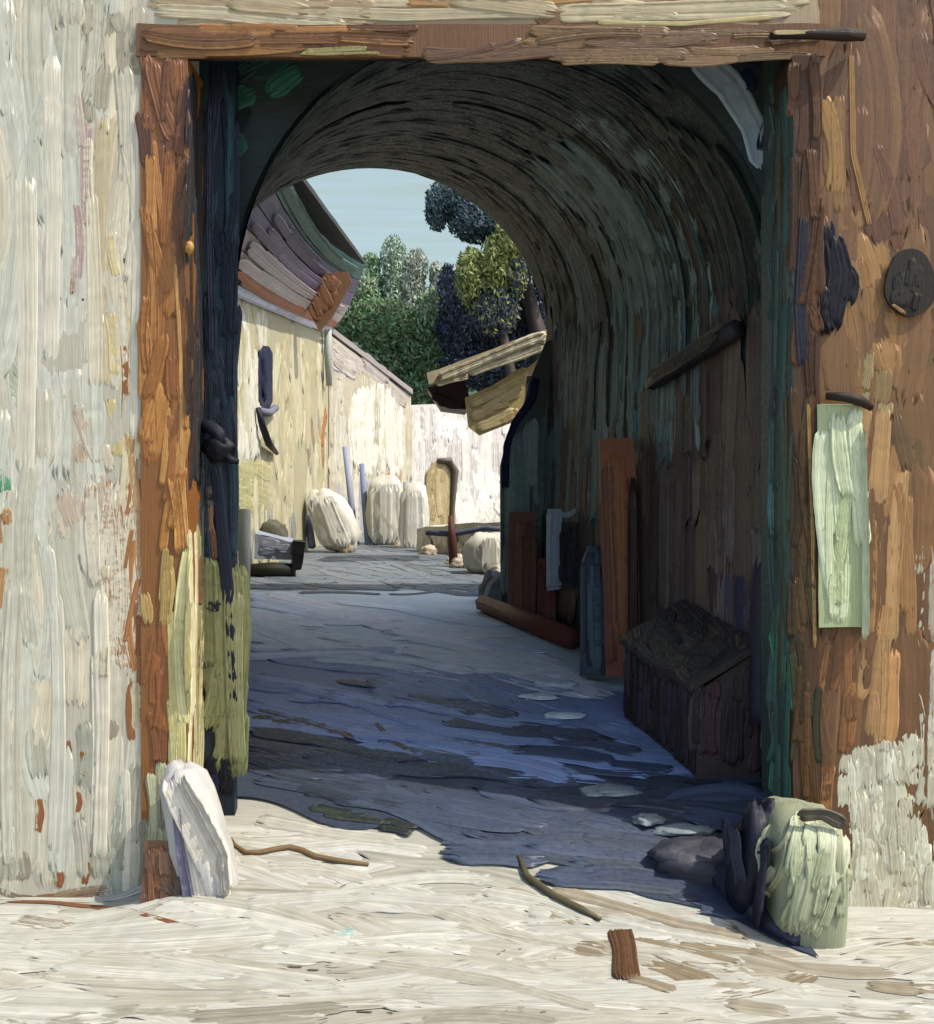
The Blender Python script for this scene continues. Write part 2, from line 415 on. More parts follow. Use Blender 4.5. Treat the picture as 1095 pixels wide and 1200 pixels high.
for (x, y, l, w) in ((45, 955, 46, 10), (97, 895, 34, 8), (40, 880, 22, 8), (92, 940, 26, 6), (70, 1030, 22, 8), (100, 1022, 30, 9), (182 - 20, 745, 50, 7), (80, 880, 25, 5)):
    b.line(s6, [(x, y - l / 2), (x + 2, y), (x - 1, y + l / 2)], w, cFac(150, 92, 50), h=.003, dry=.1)
b.fill(s6, rect(-20, 1040, 160, 1058), 3, 90, 8, [cFac(132, 116, 92), cFac(150, 132, 104), cFac(156, 98, 58)], cover=2, h=.006)
b.line(s6, [(-20, 1052), (60, 1056), (130, 1062), (170, 1068)], 8, cFac(158, 98, 58), h=.006)
for i in range(26):
    x = random.uniform(70, 160); y = random.uniform(90, 420)
    b.line(s6, [(x, y), (x + 1, y + random.uniform(3, 8))], random.uniform(2, 4), cFac(96, 74, 52), h=.002, nb=4)
b.fill(s6, rect(108, 640, 126, 800), 90, 60, 10, [cFac(226, 214, 186), cFac(210, 196, 164)], cover=1.6, h=.014)
b.fill(s6, rect(146, 300, 166, 880), 90, 120, 8, [cFac(170, 116, 66), cFac(150, 98, 54), cFac(196, 160, 112)], cover=1.3, h=.004, dry=.1, dryv=.15)
wl = b.build('front_wall', M_PLASTER, gate)
# ---- right front wall
b = B(); b.hs = .6
b.box(1.77, 12, 6.0, 6.55, -.6, TOP, cFacR(128, 88, 54), res=.3)
RB = [cFacR(122, 82, 52), cFacR(106, 68, 44), cFacR(136, 94, 58), cFacR(112, 74, 50)]
TAN = [cFacR(176, 130, 84), cFacR(190, 148, 104), cFacR(160, 116, 72), cFacR(182, 138, 98)]
b.fill(s6, rect(962, -260, 1420, 1090), 90, 200, 34, RB, cover=2, h=.003, dryv=.1, jit=3)
b.fill(s6, rect(1000, -20, 1110, 300), 86, 150, 22, [cFacR(112, 68, 46), cFacR(100, 60, 42), cFacR(122, 78, 52)], cover=1.6, h=.004)
b.fill(s6, rect(960, 40, 1004, 260), 88, 120, 16, [cFacR(150, 108, 52), cFacR(134, 94, 50), cFacR(160, 116, 62)], cover=1.6, h=.005, dry=.05)
b.line(s6, [(998, 60), (1000, 180), (1020, 268)], 7, cFacR(156, 110, 54), h=.014)
b.fill(s6, rect(960, 240, 1060, 440), 80, 60, 24, [cFacR(158, 110, 62), cFacR(146, 100, 56), cFacR(166, 120, 74), cFacR(128, 92, 52)], cover=1.5, h=.003, dry=.1, dryv=.1)
b.fill(s6, rect(1040, 380, 1110, 620), 88, 90, 24, [cFacR(116, 86, 52), cFacR(104, 76, 46), cFacR(132, 100, 64)], cover=1.5, h=.003)
b.fill(s6, rect(1000, 410, 1050, 520), 90, 60, 16, [cFacR(150, 128, 90), cFacR(160, 140, 104), cFacR(140, 112, 74)], cover=1.2, h=.004, dry=.1)
b.fill(s6, rect(1004, 470, 1070, 760), 91, 220, 18, [cFacR(176, 128, 84), cFacR(186, 142, 100), cFacR(160, 112, 70)], cover=1.7, h=.006, dry=.1, dryv=.1)
b.fill(s6, rect(1000, 700, 1066, 880), 92, 160, 16, [cFacR(196, 140, 92), cFacR(182, 132, 90), cFacR(204, 158, 116), cFacR(166, 124, 84)], cover=1.8, h=.005, dry=.05)
b.fill(s6, rect(1058, 630, 1110, 900), 90, 110, 18, [cRw(164, 158, 142), cRw(150, 142, 122), cRw(178, 172, 156)], cover=1.5, h=.006, dry=.32, dryv=.1)
b.fill(s6, [(990, 880), (1060, 850), (1120, 820), (1300, 850), (1450, 820), (1450, 1092), (975, 1092), (985, 960)], 90, 70, 22, [cRw(190, 184, 164), cRw(176, 168, 146), cRw(202, 198, 180), cRw(176, 168, 148)], cover=6, h=.005, dry=.02, dryv=.10)
b.fill(s6, [(990, 880), (1060, 850), (1120, 820), (1300, 850), (1450, 820), (1450, 1092), (975, 1092), (985, 960)], 90, 45, 20, [cRw(190, 184, 164), cRw(176, 168, 146), cRw(202, 198, 180), cRw(176, 168, 148)], cover=3, h=.005, dry=.02, dryv=.10)
b.fill(s6, rect(1020, 1010, 1110, 1090), 86, 60, 20, [cFacR(160, 146, 120), cFacR(148, 134, 110), cFacR(172, 160, 138)], cover=1.0, h=.003, dry=.1)
b.fill(s6, rect(958, 740, 1000, 960), 91, 110, 14, [cFacR(124, 78, 42), cFacR(104, 66, 36), cFacR(152, 98, 52)], cover=1.8, h=.006)
b.fill(s6, rect(958, 400, 972, 740), 91, 120, 7, [cFacR(152, 108, 60), cFacR(120, 76, 40)], cover=1.6, h=.006)
for (x, y) in ((1052, 478), (1035, 580), (1047, 450), (1070, 520), (1030, 420)):
    b.line(s6, [(x, y), (x + 3, y + 7)], 6, cFacR(60, 40, 26), h=.003, nb=5)
b.fill(s6, rect(940, 1060, 1440, 1092), 0, 60, 14, [cRw(196, 188, 168), cRw(180, 170, 148)], cover=2.0, h=.006, dry=.1)
wr = b.build('front_wall', M_PLASTER, gate); wr['label'] = 'brown stained front wall right of the opening'
# ---- wall over the lintel
b = B()
b.box(-1.42, 1.77, 6.0, 6.3, 4.39, TOP, cFac(170, 150, 118), res=.3)
LT = [cFac(186, 170, 134), cFac(172, 152, 116), cFac(198, 184, 150)]
b.fill(s6, rect(166, -260, 958, 30), 0, 130, 26, LT + [cFac(128, 92, 56)], cover=1.4, h=.005, dry=.1, dryv=.15)
b.line(s6, [(180, 12), (260, 16), (330, 24), (410, 30)], 17, cFac(200, 188, 156), h=.012, dry=.1)
b.line(s6, [(330, 12), (470, 18), (640, 14)], 15, cFac(182, 170, 138), h=.008, dry=.22)
b.line(s6, [(650, 16), (760, 14), (930, 9)], 26, cFac(196, 184, 148), h=.012, col2=cFac(160, 148, 110))
b.line(s6, [(470, 2), (600, 5), (700, -4)], 12, cFac(170, 130, 80), h=.008, dry=.1)
wu = b.build('upper_wall', M_PLASTER, gate)
# ---- lintel
b = B(); s5 = front(5.984)
b.box(-1.66, 1.80, 5.985, 6.02, 4.225, 4.385, cOc(116, 76, 42), res=.12, amp=.008)
LC = [cOc(140, 92, 46), cOc(120, 76, 42), cOc(104, 66, 38), cOc(156, 104, 54)]
b.fill(s5, rect(160, 30, 500, 64), 0, 130, 12, LC, cover=2.2, h=.006, jit=2)
b.fill(s5, rect(480, 36, 968, 72), -1, 140, 12, [cOc(112, 82, 54), cOc(126, 92, 58), cOc(98, 68, 44)], cover=2.2, h=.006, jit=2)
b.fill(s5, rect(350, 56, 520, 64), 0, 80, 4, [cOc(196, 180, 130)], cover=1, h=.008)
b.line(s5, [(700, 26), (800, 28), (905, 20)], 6, cOc(190, 170, 130), h=.01)
lint = b.build('lintel', M_OCHRE, gate)
# ---- ochre surround (left jamb) 
b = B()
b.box(-1.635, -1.40, 5.985, 6.33, -.05, 4.22, cOc(140, 86, 40), res=.12, amp=.006)
b.fill(s5, rect(165, 60, 219, 210), 90, 110, 14, [cOc(124, 74, 42), cOc(108, 62, 38), cOc(140, 84, 44), cOc(92, 54, 34)], cover=2.2, h=.006)
b.fill(s5, rect(165, 160, 206, 480), 90, 160, 13, [cOc(160, 98, 42), cOc(174, 110, 50), cOc(146, 86, 38), cOc(182, 120, 62)], cover=2.3, h=.007)
b.fill(s5, rect(204, 150, 219, 480), 90, 120, 8, [cOc(112, 66, 36), cOc(132, 84, 44), cOc(98, 62, 38)], cover=2, h=.006)
b.fill(s5, rect(165, 440, 219, 650), 91, 150, 13, [cOc(184, 122, 58), cOc(170, 106, 48), cOc(192, 136, 74), cOc(156, 94, 44)], cover=2.3, h=.007)
b.fill(s5, rect(168, 630, 200, 740), 90, 80, 12, [cOc(186, 150, 96), cOc(170, 138, 84), cOc(196, 160, 104)], cover=2, h=.006)
b.fill(s5, rect(165, 720, 200, 900), 90, 90, 11, [cOc(160, 96, 50), cOc(146, 84, 44), cOc(128, 76, 42)], cover=2, h=.005)
b.fill(s5, rect(196, 640, 222, 930), 90, 220, 14, [cOc(216, 204, 160), cOc(228, 220, 184), cOc(196, 184, 134)], cover=2.4, h=.010)  # cream foot of the jamb paints in the sunlight there
b.fill(s5, rect(165, 890, 222, 1070), 90, 90, 14, [cOc(180, 178, 158), cOc(156, 150, 140), cOc(192, 192, 172), cOc(140, 132, 130)], cover=2.2, h=.007, dry=.05)
b.line(s5, [(205, 300), (212, 420), (214, 560), (220, 640)], 5, cOc(206, 150, 92), h=.010)
rs = Plane3((-1.40, 6, 0), (1, 0, 0), k=.0043)
def zpy(z, Y): return CY - (z - EYE) / Y * F
class RevealL:
    def map(self, y, z): return np.array([-1.40, y, z]), np.array([1.0, 0, 0])
    def k(self, y, z): return 1.0
rv = RevealL()
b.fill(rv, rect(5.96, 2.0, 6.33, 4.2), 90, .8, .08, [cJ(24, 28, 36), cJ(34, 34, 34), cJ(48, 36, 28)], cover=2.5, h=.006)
b.fill(rv, rect(5.96, .2, 6.33, 1.9), 90, .9, .07, [cFac(206, 196, 150), cFac(222, 214, 176), cFac(150, 146, 100)], cover=2.5, h=.008)  # cream foot below dark strokes paints in the lintel's shadow edge
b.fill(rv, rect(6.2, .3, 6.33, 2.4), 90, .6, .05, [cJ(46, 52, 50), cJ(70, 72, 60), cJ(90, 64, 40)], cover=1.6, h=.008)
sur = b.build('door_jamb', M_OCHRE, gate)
b2 = B(); b2.lump(P(222, 290, 5.93), (.022, .02, .034), cFac(176, 132, 56), amp=.2); b2.build('nail', M_OCHRE, sur)
# ---- right door jamb (dark brown strip + reveal)
b = B()
b.box(1.63, 1.765, 5.97, 6.33, -.1, 4.22, cJ(60, 42, 28), res=.12, amp=.006)
s597 = front(5.97)
b.fill(s597, rect(928, 60, 962, 470), 90, 140, 10, [cFacR(86, 54, 36), cFacR(70, 44, 30), cFacR(102, 66, 42)], cover=2.3, h=.007)
b.fill(s597, rect(928, 440, 962, 960), 90, 150, 9, [cFacR(82, 58, 36), cFacR(60, 46, 32), cFacR(104, 70, 42), cFacR(56, 60, 46)], cover=2.4, h=.008)
b.line(s597, [(947, 470), (952, 600), (955, 760)], 5, cFacR(170, 130, 84), h=.012)
b.line(s597, [(943, 250), (938, 360), (942, 430)], 14, cJ(24, 26, 34), h=.012)
class RevealR:
    def map(self, y, z): return np.array([1.63, y, z]), np.array([-1.0, 0, 0])
    def k(self, y, z): return 1.0
b.fill(RevealR(), rect(5.98, .1, 6.33, 4.2), 90, .9, .07, [cPas(56, 74, 64), cPas(44, 56, 50), cPas(64, 58, 44)], cover=2.3, h=.008)
b.fill(RevealR(), rect(5.98, .2, 6.33, 1.9), 90, .9, .07, [cPas(58, 88, 70), cPas(50, 72, 60)], cover=1.3, h=.008)
b.build('door_jamb', M_DARK, gate)['label'] = 'dark brown door jamb with green reveal'
# ---- frame head at the back of the reveal
b = B(); s635 = front(6.33)
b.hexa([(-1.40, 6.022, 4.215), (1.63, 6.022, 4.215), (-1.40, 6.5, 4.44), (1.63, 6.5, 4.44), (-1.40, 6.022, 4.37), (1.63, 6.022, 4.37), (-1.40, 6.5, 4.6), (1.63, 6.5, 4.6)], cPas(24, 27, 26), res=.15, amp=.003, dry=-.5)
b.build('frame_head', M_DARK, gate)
# ---- dark gate leaf folded back in the left of the opening
b = B(); s632 = front(6.335)
b.box(-1.42, -1.232, 6.34, 6.41, .27, 4.5, cJ(22, 30, 36), res=.12)
b.fill(s632, rect(232, 40, 277, 660), 90, 190, 12, [cJ(16, 22, 32), cJ(22, 30, 40), cJ(12, 16, 22), cJ(26, 44, 50)], cover=2.6, h=.009)  # navy upper strokes paint in the shade under the lintel
b.line(s632, [(248, 110), (246, 250), (250, 420)], 8, cJ(40, 38, 52), h=.012)
b.line(s632, [(271, 110), (268, 330), (273, 480)], 8, cJ(28, 58, 62), h=.014)
b.fill(s632, rect(236, 560, 262, 660), 90, 70, 10, [cJ(70, 48, 34), cJ(50, 54, 50), cJ(90, 66, 46)], cover=1.8, h=.007)
b.fill(s632, rect(234, 645, 288, 925), 90, 190, 19, [cFac(128, 130, 90), cFac(110, 114, 76), cFac(140, 142, 104), cFac(96, 100, 66)], cover=4, h=.006, jit=3)  # olive lower strokes paint in sunlight on the foot of the leaf
b.line(s632, [(252, 540), (262, 640), (272, 740), (276, 830)], 15, cJ(16, 20, 34), h=.010, col2=cJ(14, 30, 36))
b.line(s632, [(238, 706), (262, 712)], 14, cJ(18, 20, 26), h=.012)
b.line(s632, [(242, 826), (264, 816)], 12, cJ(18, 20, 26), h=.012)
b.fill(s632, rect(238, 878, 270, 935), 90, 50, 13, [cJ(18, 24, 42), cJ(14, 16, 24)], cover=2.2, h=.01)
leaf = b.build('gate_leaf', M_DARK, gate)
b = B()
p0 = P(243, 500, 6.3); b.tube([P(238, 497, 6.33), P(246, 500, 6.24), P(256, 508, 6.22), P(262, 522, 6.22)], [.03, .035, .04, .03], cJ(16, 20, 26))
b.lump(P(257, 526, 6.23), (.085, .05, .07), cJ(10, 12, 16), amp=.3)
b.tube([P(262, 530, 6.23), P(272, 540, 6.2), P(280, 541, 6.2)], [.02, .02, .012], cJ(14, 18, 24))
b.build('latch', M_IRON, leaf)
# ---- right frame post, greenish
b = B()
b.box(1.615, 1.86, 6.335, 6.56, .1, 4.55, cPas(44, 54, 48), res=.12)
s633 = front(6.333)
b.fill(s633, rect(903, 90, 942, 930), 90, 170, 11, [cPas(52, 68, 62), cPas(40, 52, 48), cPas(60, 80, 72), cPas(48, 50, 44)], cover=2.6, h=.010)
b.fill(s633, rect(905, 380, 926, 640), 90, 150, 9, [cPas(64, 92, 84), cPas(52, 78, 72)], cover=1.6, h=.012)
b.fill(s633, rect(903, 620, 930, 940), 90, 150, 11, [cPas(58, 92, 72), cPas(46, 70, 58), cPas(40, 56, 50)], cover=1.6, h=.010)
b.build('door_post', M_DARK, gate)
# ---- spandrel wall in front of the vault
b = B()
q = vprof(0); cxv = (q['xr'] + q['xl']) / 2; hw = (q['xr'] - q['xl']) / 2
for Yf in (6.52, 6.60):
    V, f = [], []
    for i in range(41):
        th = math.pi * i / 40
        V.append((cxv + hw * math.cos(th), Yf, q['zs'] + q['b'] * math.sin(th)))
        V.append((cxv + (hw + .6) * math.cos(th) * 1.1, Yf, 4.3 + 1.2 * math.sin(th) if 0 < i < 40 else q['zs'] - .2))
    for i in range(40): f.append((2 * i, 2 * i + 1, 2 * i + 3, 2 * i + 2))
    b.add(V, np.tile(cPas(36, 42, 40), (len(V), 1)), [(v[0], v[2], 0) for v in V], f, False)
s65 = front(6.515)
b.line(s65, [(812, 62), (856, 100), (884, 150), (898, 200)], 34, cPas(112, 122, 126), h=.014, col2=cPas(84, 92, 98))
b.line(s65, [(846, 60), (884, 66), (906, 76)], 26, cPas(22, 28, 42), h=.014)
b.line(s65, [(912, 78), (905, 130), (890, 182)], 16, cPas(22, 28, 42), h=.016)
b.line(s65, [(872, 80), (884, 108)], 16, cPas(20, 26, 44), h=.014)
b.fill(s65, [(262, 60), (420, 60), (340, 110), (290, 165), (262, 230)], -30, 60, 24, [cPas(34, 64, 54), cPas(28, 44, 40), cPas(40, 78, 62), cPas(22, 28, 28)], cover=2, h=.010)
b.fill(s65, [(262, 130), (282, 130), (276, 210), (262, 300)], 100, 60, 12, [cPas(34, 60, 56), cPas(24, 36, 40)], cover=2, h=.010)
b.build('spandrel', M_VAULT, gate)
# ---- the vault with its side walls
b = B(); va = Vault()
V, f, S = [], [], []
NA, NB = 70, 40
for j in range(NB + 1):
    for i in range(NA + 1):
        p, n = va.map(max(.02, min(VL - .02, VL * i / NA)), 5.4 * j / NB)
        d = -.012 + noise.noise(Vector(p * 2.3)) * .010
        V.append(p + n * d); S.append((VL * i / NA, 5.4 * j / NB, -.6))
f = [(j * (NA + 1) + i, j * (NA + 1) + i + 1, (j + 1) * (NA + 1) + i + 1, (j + 1) * (NA + 1) + i) for j in range(NB) for i in range(NA)]
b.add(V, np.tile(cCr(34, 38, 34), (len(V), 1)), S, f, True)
DK = [cCr(34, 40, 36), cCr(27, 32, 30), cCr(42, 49, 44), cCr(24, 27, 25)]  # darkest tones, for the crown; the right wall is lighter
GG = [cPas(88, 108, 102), cPas(76, 94, 90), cPas(100, 116, 110), cPas(62, 76, 72)]
BRN = [cPas(68, 60, 50), cPas(58, 52, 44), cPas(78, 66, 54), cPas(66, 52, 46)]
b.fill(va, rect(2.2, .05, 7.6, 5.35), 0, 1.9, .42, DK, cover=2.2, h=.010, jit=2, bend=.02)
b.fill(va, rect(.1, .05, 3.0, 5.35), 0, 1.3, .26, BRN, cover=2.0, h=.012, jit=2, bend=.03)
b.fill(va, rect(7.2, .05, 10.0, 5.35), 0, 1.0, .2, DK + BRN, cover=1.2, h=.014, jit=3)
b.fill(va, rect(1.7, .9, 4.4, 4.1), 0, 1.9, .36, GG, cover=3.0, h=.013, jit=2, bend=.02)
b.fill(va, rect(1.5, 1.5, 3.4, 3.5), 0, 1.4, .28, GG, cover=1.8, h=.013, jit=2)
b.fill(va, rect(.9, 3.3, 2.9, 5.2), 0, 1.1, .24, [cPas(82, 96, 92), cPas(70, 84, 80), cPas(92, 106, 100)], cover=2.4, h=.016, jit=3)
b.fill(va, rect(2.6, .02, 4.2, .8), 0, 1.4, .18, [cPas(42, 46, 40), cPas(52, 56, 50), cPas(36, 36, 32)], cover=1.9, h=.02, jit=2)
b.fill(va, rect(2.7, 2.7, 4.4, 3.7), 0, 1.0, .15, [cPas(70, 48, 34), cPas(48, 40, 34), cPas(54, 60, 54)], cover=.9, h=.016, jit=4)
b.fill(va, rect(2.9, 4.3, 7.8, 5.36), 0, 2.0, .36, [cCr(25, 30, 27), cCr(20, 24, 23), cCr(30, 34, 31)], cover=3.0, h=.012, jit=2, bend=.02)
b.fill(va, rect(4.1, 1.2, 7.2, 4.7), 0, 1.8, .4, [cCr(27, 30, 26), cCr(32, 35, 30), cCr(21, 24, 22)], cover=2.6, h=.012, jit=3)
b.fill(va, rect(.2, .1, 1.9, 1.9), 0, 1.0, .16, [cPas(76, 66, 58), cPas(62, 52, 46), cPas(86, 76, 68), cPas(70, 62, 68)], cover=1.7, h=.02, jit=2)
b.fill(va, rect(.4, .15, 1.2, 1.2), 0, .6, .13, [cPas(56, 56, 72), cPas(46, 42, 54), cPas(60, 48, 44)], cover=1.3, h=.02, jit=2)
b.fill(va, rect(.1, 2.2, 1.3, 3.6), 0, .8, .10, [cPas(72, 48, 36), cPas(54, 42, 34), cPas(58, 62, 60)], cover=1.1, h=.018, jit=3)
for i in range(16):     # long proud ridges left by the trowel
    bd = random.uniform(.2, 3.6); a0 = random.uniform(1.6, 2.8); a1 = a0 + random.uniform(.8, 1.9)
    b.line(va, [(a0, bd), ((a0 + a1) / 2, bd + random.gauss(0, .04)), (a1, bd + random.gauss(0, .06))], .035, cPas(*random.choice(((84, 96, 94), (62, 54, 44), (70, 80, 78)))), h=.03)
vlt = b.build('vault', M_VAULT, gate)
# ---- far end wall with its arch, roof over the whole house, side walls
b = B(); q = vprof(1); cxv = (q['xr'] + q['xl']) / 2; hw = (q['xr'] - q['xl']) / 2
for Yf in (11.98, 12.02):
    V, f = [], []
    prof = [(q['xr'], -.2)] + [(cxv + hw * math.cos(math.pi * i / 40), q['zs'] + q['b'] * math.sin(math.pi * i / 40)) for i in range(41)] + [(q['xl'], -.2)]
    outer = [(12, -.2), (12, TOP)] + [(12 - 24 * i / 38, TOP) for i in range(1, 38)] + [(-12, TOP), (-12, TOP - 1), (-12, -.2)]
    n = min(len(prof), len(outer))
    for i in range(n): V += [(prof[i][0], Yf, prof[i][1]), (outer[i][0], Yf, outer[i][1])]
    f = [(2 * i, 2 * i + 1, 2 * i + 3, 2 * i + 2) for i in range(n - 1)]
    b.add(V, np.tile(cPas(90, 84, 76), (len(V), 1)), [(v[0], v[2], 0) for v in V], f, False)
b.build('rear_wall', M_VAULT, gate)
b = B(); b.box(-12.2, 12.2, 5.9, 12.2, TOP, TOP + .25, cPas(90, 60, 48), res=1); b.build('roof', M_VAULT, gate)
for x in (-12, 11.6):
    b = B(); b.box(x, x + .4, 6.55, 11.98, -.4, TOP, cFac(170, 160, 140), res=1); b.build('side_wall', M_PLASTER, gate)
# ---- pier at the far right of the passage
b = B()
pts = [(588, 722), (587, 545), (596, 508), (612, 488), (620, 448), (640, 400), (705, 380), (705, 740)]
b.prism([P(x, y, 11.75) for x, y in pts], .35, cPas(52, 60, 56))
s117 = front(11.745)
poly = [(592, 715), (592, 545), (602, 510), (620, 490), (630, 450), (650, 400), (700, 390), (700, 735)]
b.fill(s117, poly, 90, 130, 12, [cPas(92, 106, 100), cPas(80, 94, 88), cPas(104, 116, 108), cPas(68, 78, 72)], cover=2.6, h=.02, jit=3)
b.line(s117, [(629, 440), (624, 468), (604, 495), (594, 522), (592, 575)], 9, cPas(22, 24, 52), h=.03)
b.fill(s117, rect(660, 420, 700, 700), 90, 140, 12, [cPas(62, 78, 78), cPas(52, 50, 44), cPas(46, 42, 36)], cover=1.3, h=.02)
b.build('pier', M_VAULT, gate)
# ---- timber beam fixed along the passage wall, iron fittings
def wallpt(px, z):
    best = None
    for i in range(201):
        bd = 5.4 * i / 200
        a = (z - vprof(bd / 5.4)['foot']) / (vprof(bd / 5.4)['zs'] - vprof(bd / 5.4)['foot']) * .27 * VL
        p, n = va.map(max(.05, min(a, 2.75)), bd)
        d = abs(p[0] / p[1] * F + CX - px)
        if best is None or d < best[0]: best = (d, p, n)
    return best[1], best[2]
b = B()
pa, na = wallpt(872, 3.02); pb, nb_ = wallpt(772, 2.86)
b.tube([pa + na * .05, pa * .7 + pb * .3 + na * .06, pa * .3 + pb * .7 + na * .06, pb + nb_ * .05], [.062, .066, .06, .05], cPas(30, 28, 26), n=6, wob=.25)
for i in range(9):
    k0 = random.uniform(0, .3); k1 = random.uniform(.6, .97); o = na * .115 + np.array((0, 0, random.uniform(-.045, .045)))
    b.stroke([pa * (1 - k) + pb * k + o for k in np.linspace(k0, k1, 8)], [na] * 8, .04, cPas(*random.choice(((34, 32, 28), (46, 42, 34), (26, 26, 24)))), h=.02)
b.build('beam', M_DARK, gate)
b = B()
for (pl, w) in (([(968, 255), (972, 300), (962, 350)], 24), ([(975, 270), (985, 320), (972, 392)], 30), ([(990, 310), (1000, 330), (990, 360)], 22), ([(963, 330), (966, 370), (970, 395)], 20)):
    b.line(s6, pl, w, cFacR(24, 24, 40), h=.03, var=.25)
b.build('iron_bracket', M_IRON, gate)
b = B()
V = [P(1068 + 30 * math.cos(a) * (1 + .08 * math.sin(3 * a)), 331 + 40 * math.sin(a), 5.975) for a in [2 * math.pi * i / 28 for i in range(28)]]
b.prism(V, .04, cFacR(52, 46, 44))
b.fill(front(5.974), [(1068 + 27 * math.cos(a), 331 + 36 * math.sin(a)) for a in [2 * math.pi * i / 20 for i in range(20)]], 95, 40, 12, [cFacR(56, 48, 46), cFacR(44, 42, 46)], cover=1.8, h=.006)
b.line(front(5.974), [(1045, 356), (1062, 368)], 4, cFacR(170, 130, 100), h=.01)
b.build('iron_plate', M_IRON, gate)
b = B(); b.tube([P(902, 42, 5.93), P(950, 40, 5.90), P(990, 40, 5.91), P(1012, 42, 5.95)], [.018, .024, .034, .026], cFacR(48, 36, 32))
b.line(front(5.885), [(906, 38), (960, 37)], 5, cFacR(200, 180, 150), h=.008)
b.build('iron_bar', M_IRON, gate)

# ================================================================== GROUND
b = B()
xs = np.concatenate([np.linspace(-70, -4, 16), np.linspace(-3.6, 3.6, 60), np.linspace(4, 70, 16)])
ys = np.concatenate([np.linspace(-40, 2, 12), np.linspace(2.4, 7, 52), np.linspace(7.3, 13.2, 14)])
b.grid(xs, ys, lambda x, y: zf(x, y) - .003, lambda x, y: cGr(206, 198, 178) * (1 + .12 * noise.noise(Vector((x, y, 4)))))
g = XYSurf(0.0)
GW = [cGr(224, 218, 200), cGr(214, 206, 184), cGr(230, 224, 206), cGr(206, 198, 176)]
b.fill(g, rect(-4, 2.2, 4, 6.15), lambda x, y: random.choice((0, -8, 6)), 1.1, .16, GW, cover=2.6, h=.0045, jit=8, bend=.25)
b.fill(g, [(-1.9, 5.0), (1.3, 4.6), (1.2, 5.5), (-1.4, 6.4)], -14, .9, .14, GW, cover=2.4, h=.006, jit=9, bend=.25)
gp = Ground()
GB = [cGr(176, 160, 132), cGr(160, 142, 112), cGr(190, 178, 152)]
b.fill(gp, [(560, 1030), (760, 1055), (930, 1120), (1000, 1190), (720, 1160), (640, 1090)], 14, 120, 22, GW[:2] + GB, cover=1.2, h=.010)
b.fill(gp, rect(780, 1100, 1110, 1190), 4, 120, 22, GB + GW[3:], cover=1.3, h=.008, dry=.1)
b.fill(gp, [(-20, 1066), (110, 1075), (0, 1190), (-20, 1190)], 10, 90, 18, GB + GW[:2], cover=1.0, h=.008, dry=.05)
b.fill(gp, rect(-20, 1180, 1115, 1215), 0, 150, 20, [cGr(170, 162, 140), cGr(186, 178, 156)], cover=1.0, h=.006)
for pl, w, c in (([(640, 1040), (720, 1062), (800, 1085), (880, 1100)], 14, GB[0]), ([(700, 1075), (790, 1095), (890, 1112)], 12, GW[2]), ([(710, 1092), (800, 1112), (870, 1130)], 10, GB[1]),
                 ([(560, 1045), (640, 1060), (700, 1085)], 16, GW[2]), ([(300, 960), (380, 975), (470, 985)], 16, GW[1]), ([(300, 1000), (420, 990), (505, 1000)], 14, GW[2]),
                 ([(20, 1110), (180, 1108), (330, 1098)], 18, GW[2]), ([(280, 1060), (420, 1050), (560, 1060)], 18, GW[0]), ([(430, 1130), (570, 1150), (700, 1185)], 16, GW[3])):
    b.line(gp, pl, w, c, h=.018, col2=GW[3])
b.line(gp, [(-20, 1056), (60, 1058), (150, 1068), (240, 1092)], 5, cGr(140, 92, 58), h=.010)
b.fill(gp, rect(380, 1085, 420, 1100), 0, 30, 8, [cGr(190, 214, 200)], cover=1.5, h=.006)
for i in range(60):
    x = random.uniform(100, 1000); y = random.uniform(1085, 1190)
    b.line(gp, [(x, y), (x + random.uniform(6, 22), y + random.uniform(-2, 2))], random.uniform(1.5, 4), cGr(130, 112, 86), h=.003, nb=4)
tag(b.build('street', M_GROUND), 'pale dusty street in front of the gateway', 'street', kind='structure')

# lane through the passage
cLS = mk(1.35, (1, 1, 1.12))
b = B()
def lane_l(y): return np.interp(y, [5, 6.6, 12, 14, 28], [-1.33, -1.33, -2.9, -4.2, -6])
def lane_r(y): return np.interp(y, [5, 5.4, 6.5, 12, 13, 28], [1.55, 1.55, 1.78, .9, 2.6, 6])
def lane_front(u):  # lane's dark front edge follows the diagonal shadow edge at the mouth
    return np.interp(u, [0, .25, .42, .6, .78, 1.0], [6.52, 6.22, 6.12, 5.92, 5.72, 5.3]) + .05 * math.sin(u * 23)
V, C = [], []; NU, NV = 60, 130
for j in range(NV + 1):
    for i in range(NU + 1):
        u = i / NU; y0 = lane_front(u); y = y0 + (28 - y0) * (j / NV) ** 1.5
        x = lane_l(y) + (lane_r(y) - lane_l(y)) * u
        V.append((x, y, zf(x, y) + .013)); C.append((cLS(48, 56, 74) if y < 7.6 else cLane(76, 89, 117) if y < 10.2 - .55 * (x + 1.5) + .2 * noise.noise(Vector((x * 3, y * 3, 0))) else (np.clip(cLane(98, 108, 118) * 1.7, 0, .62) if y < 13.2 else cGr(140, 148, 152))) * (1 + .2 * noise.noise(Vector((x * .9, y * .9, 2)))))  # dark mouth and paler far stretch: shade and daylight painted into the tones
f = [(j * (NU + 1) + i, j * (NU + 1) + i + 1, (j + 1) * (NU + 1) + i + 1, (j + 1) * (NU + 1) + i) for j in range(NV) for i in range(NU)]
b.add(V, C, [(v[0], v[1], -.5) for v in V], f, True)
gl = Ground(.016)
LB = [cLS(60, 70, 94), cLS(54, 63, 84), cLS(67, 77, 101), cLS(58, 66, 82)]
LD = [cLS(52, 61, 82), cLS(47, 55, 74), cLS(57, 67, 90)]
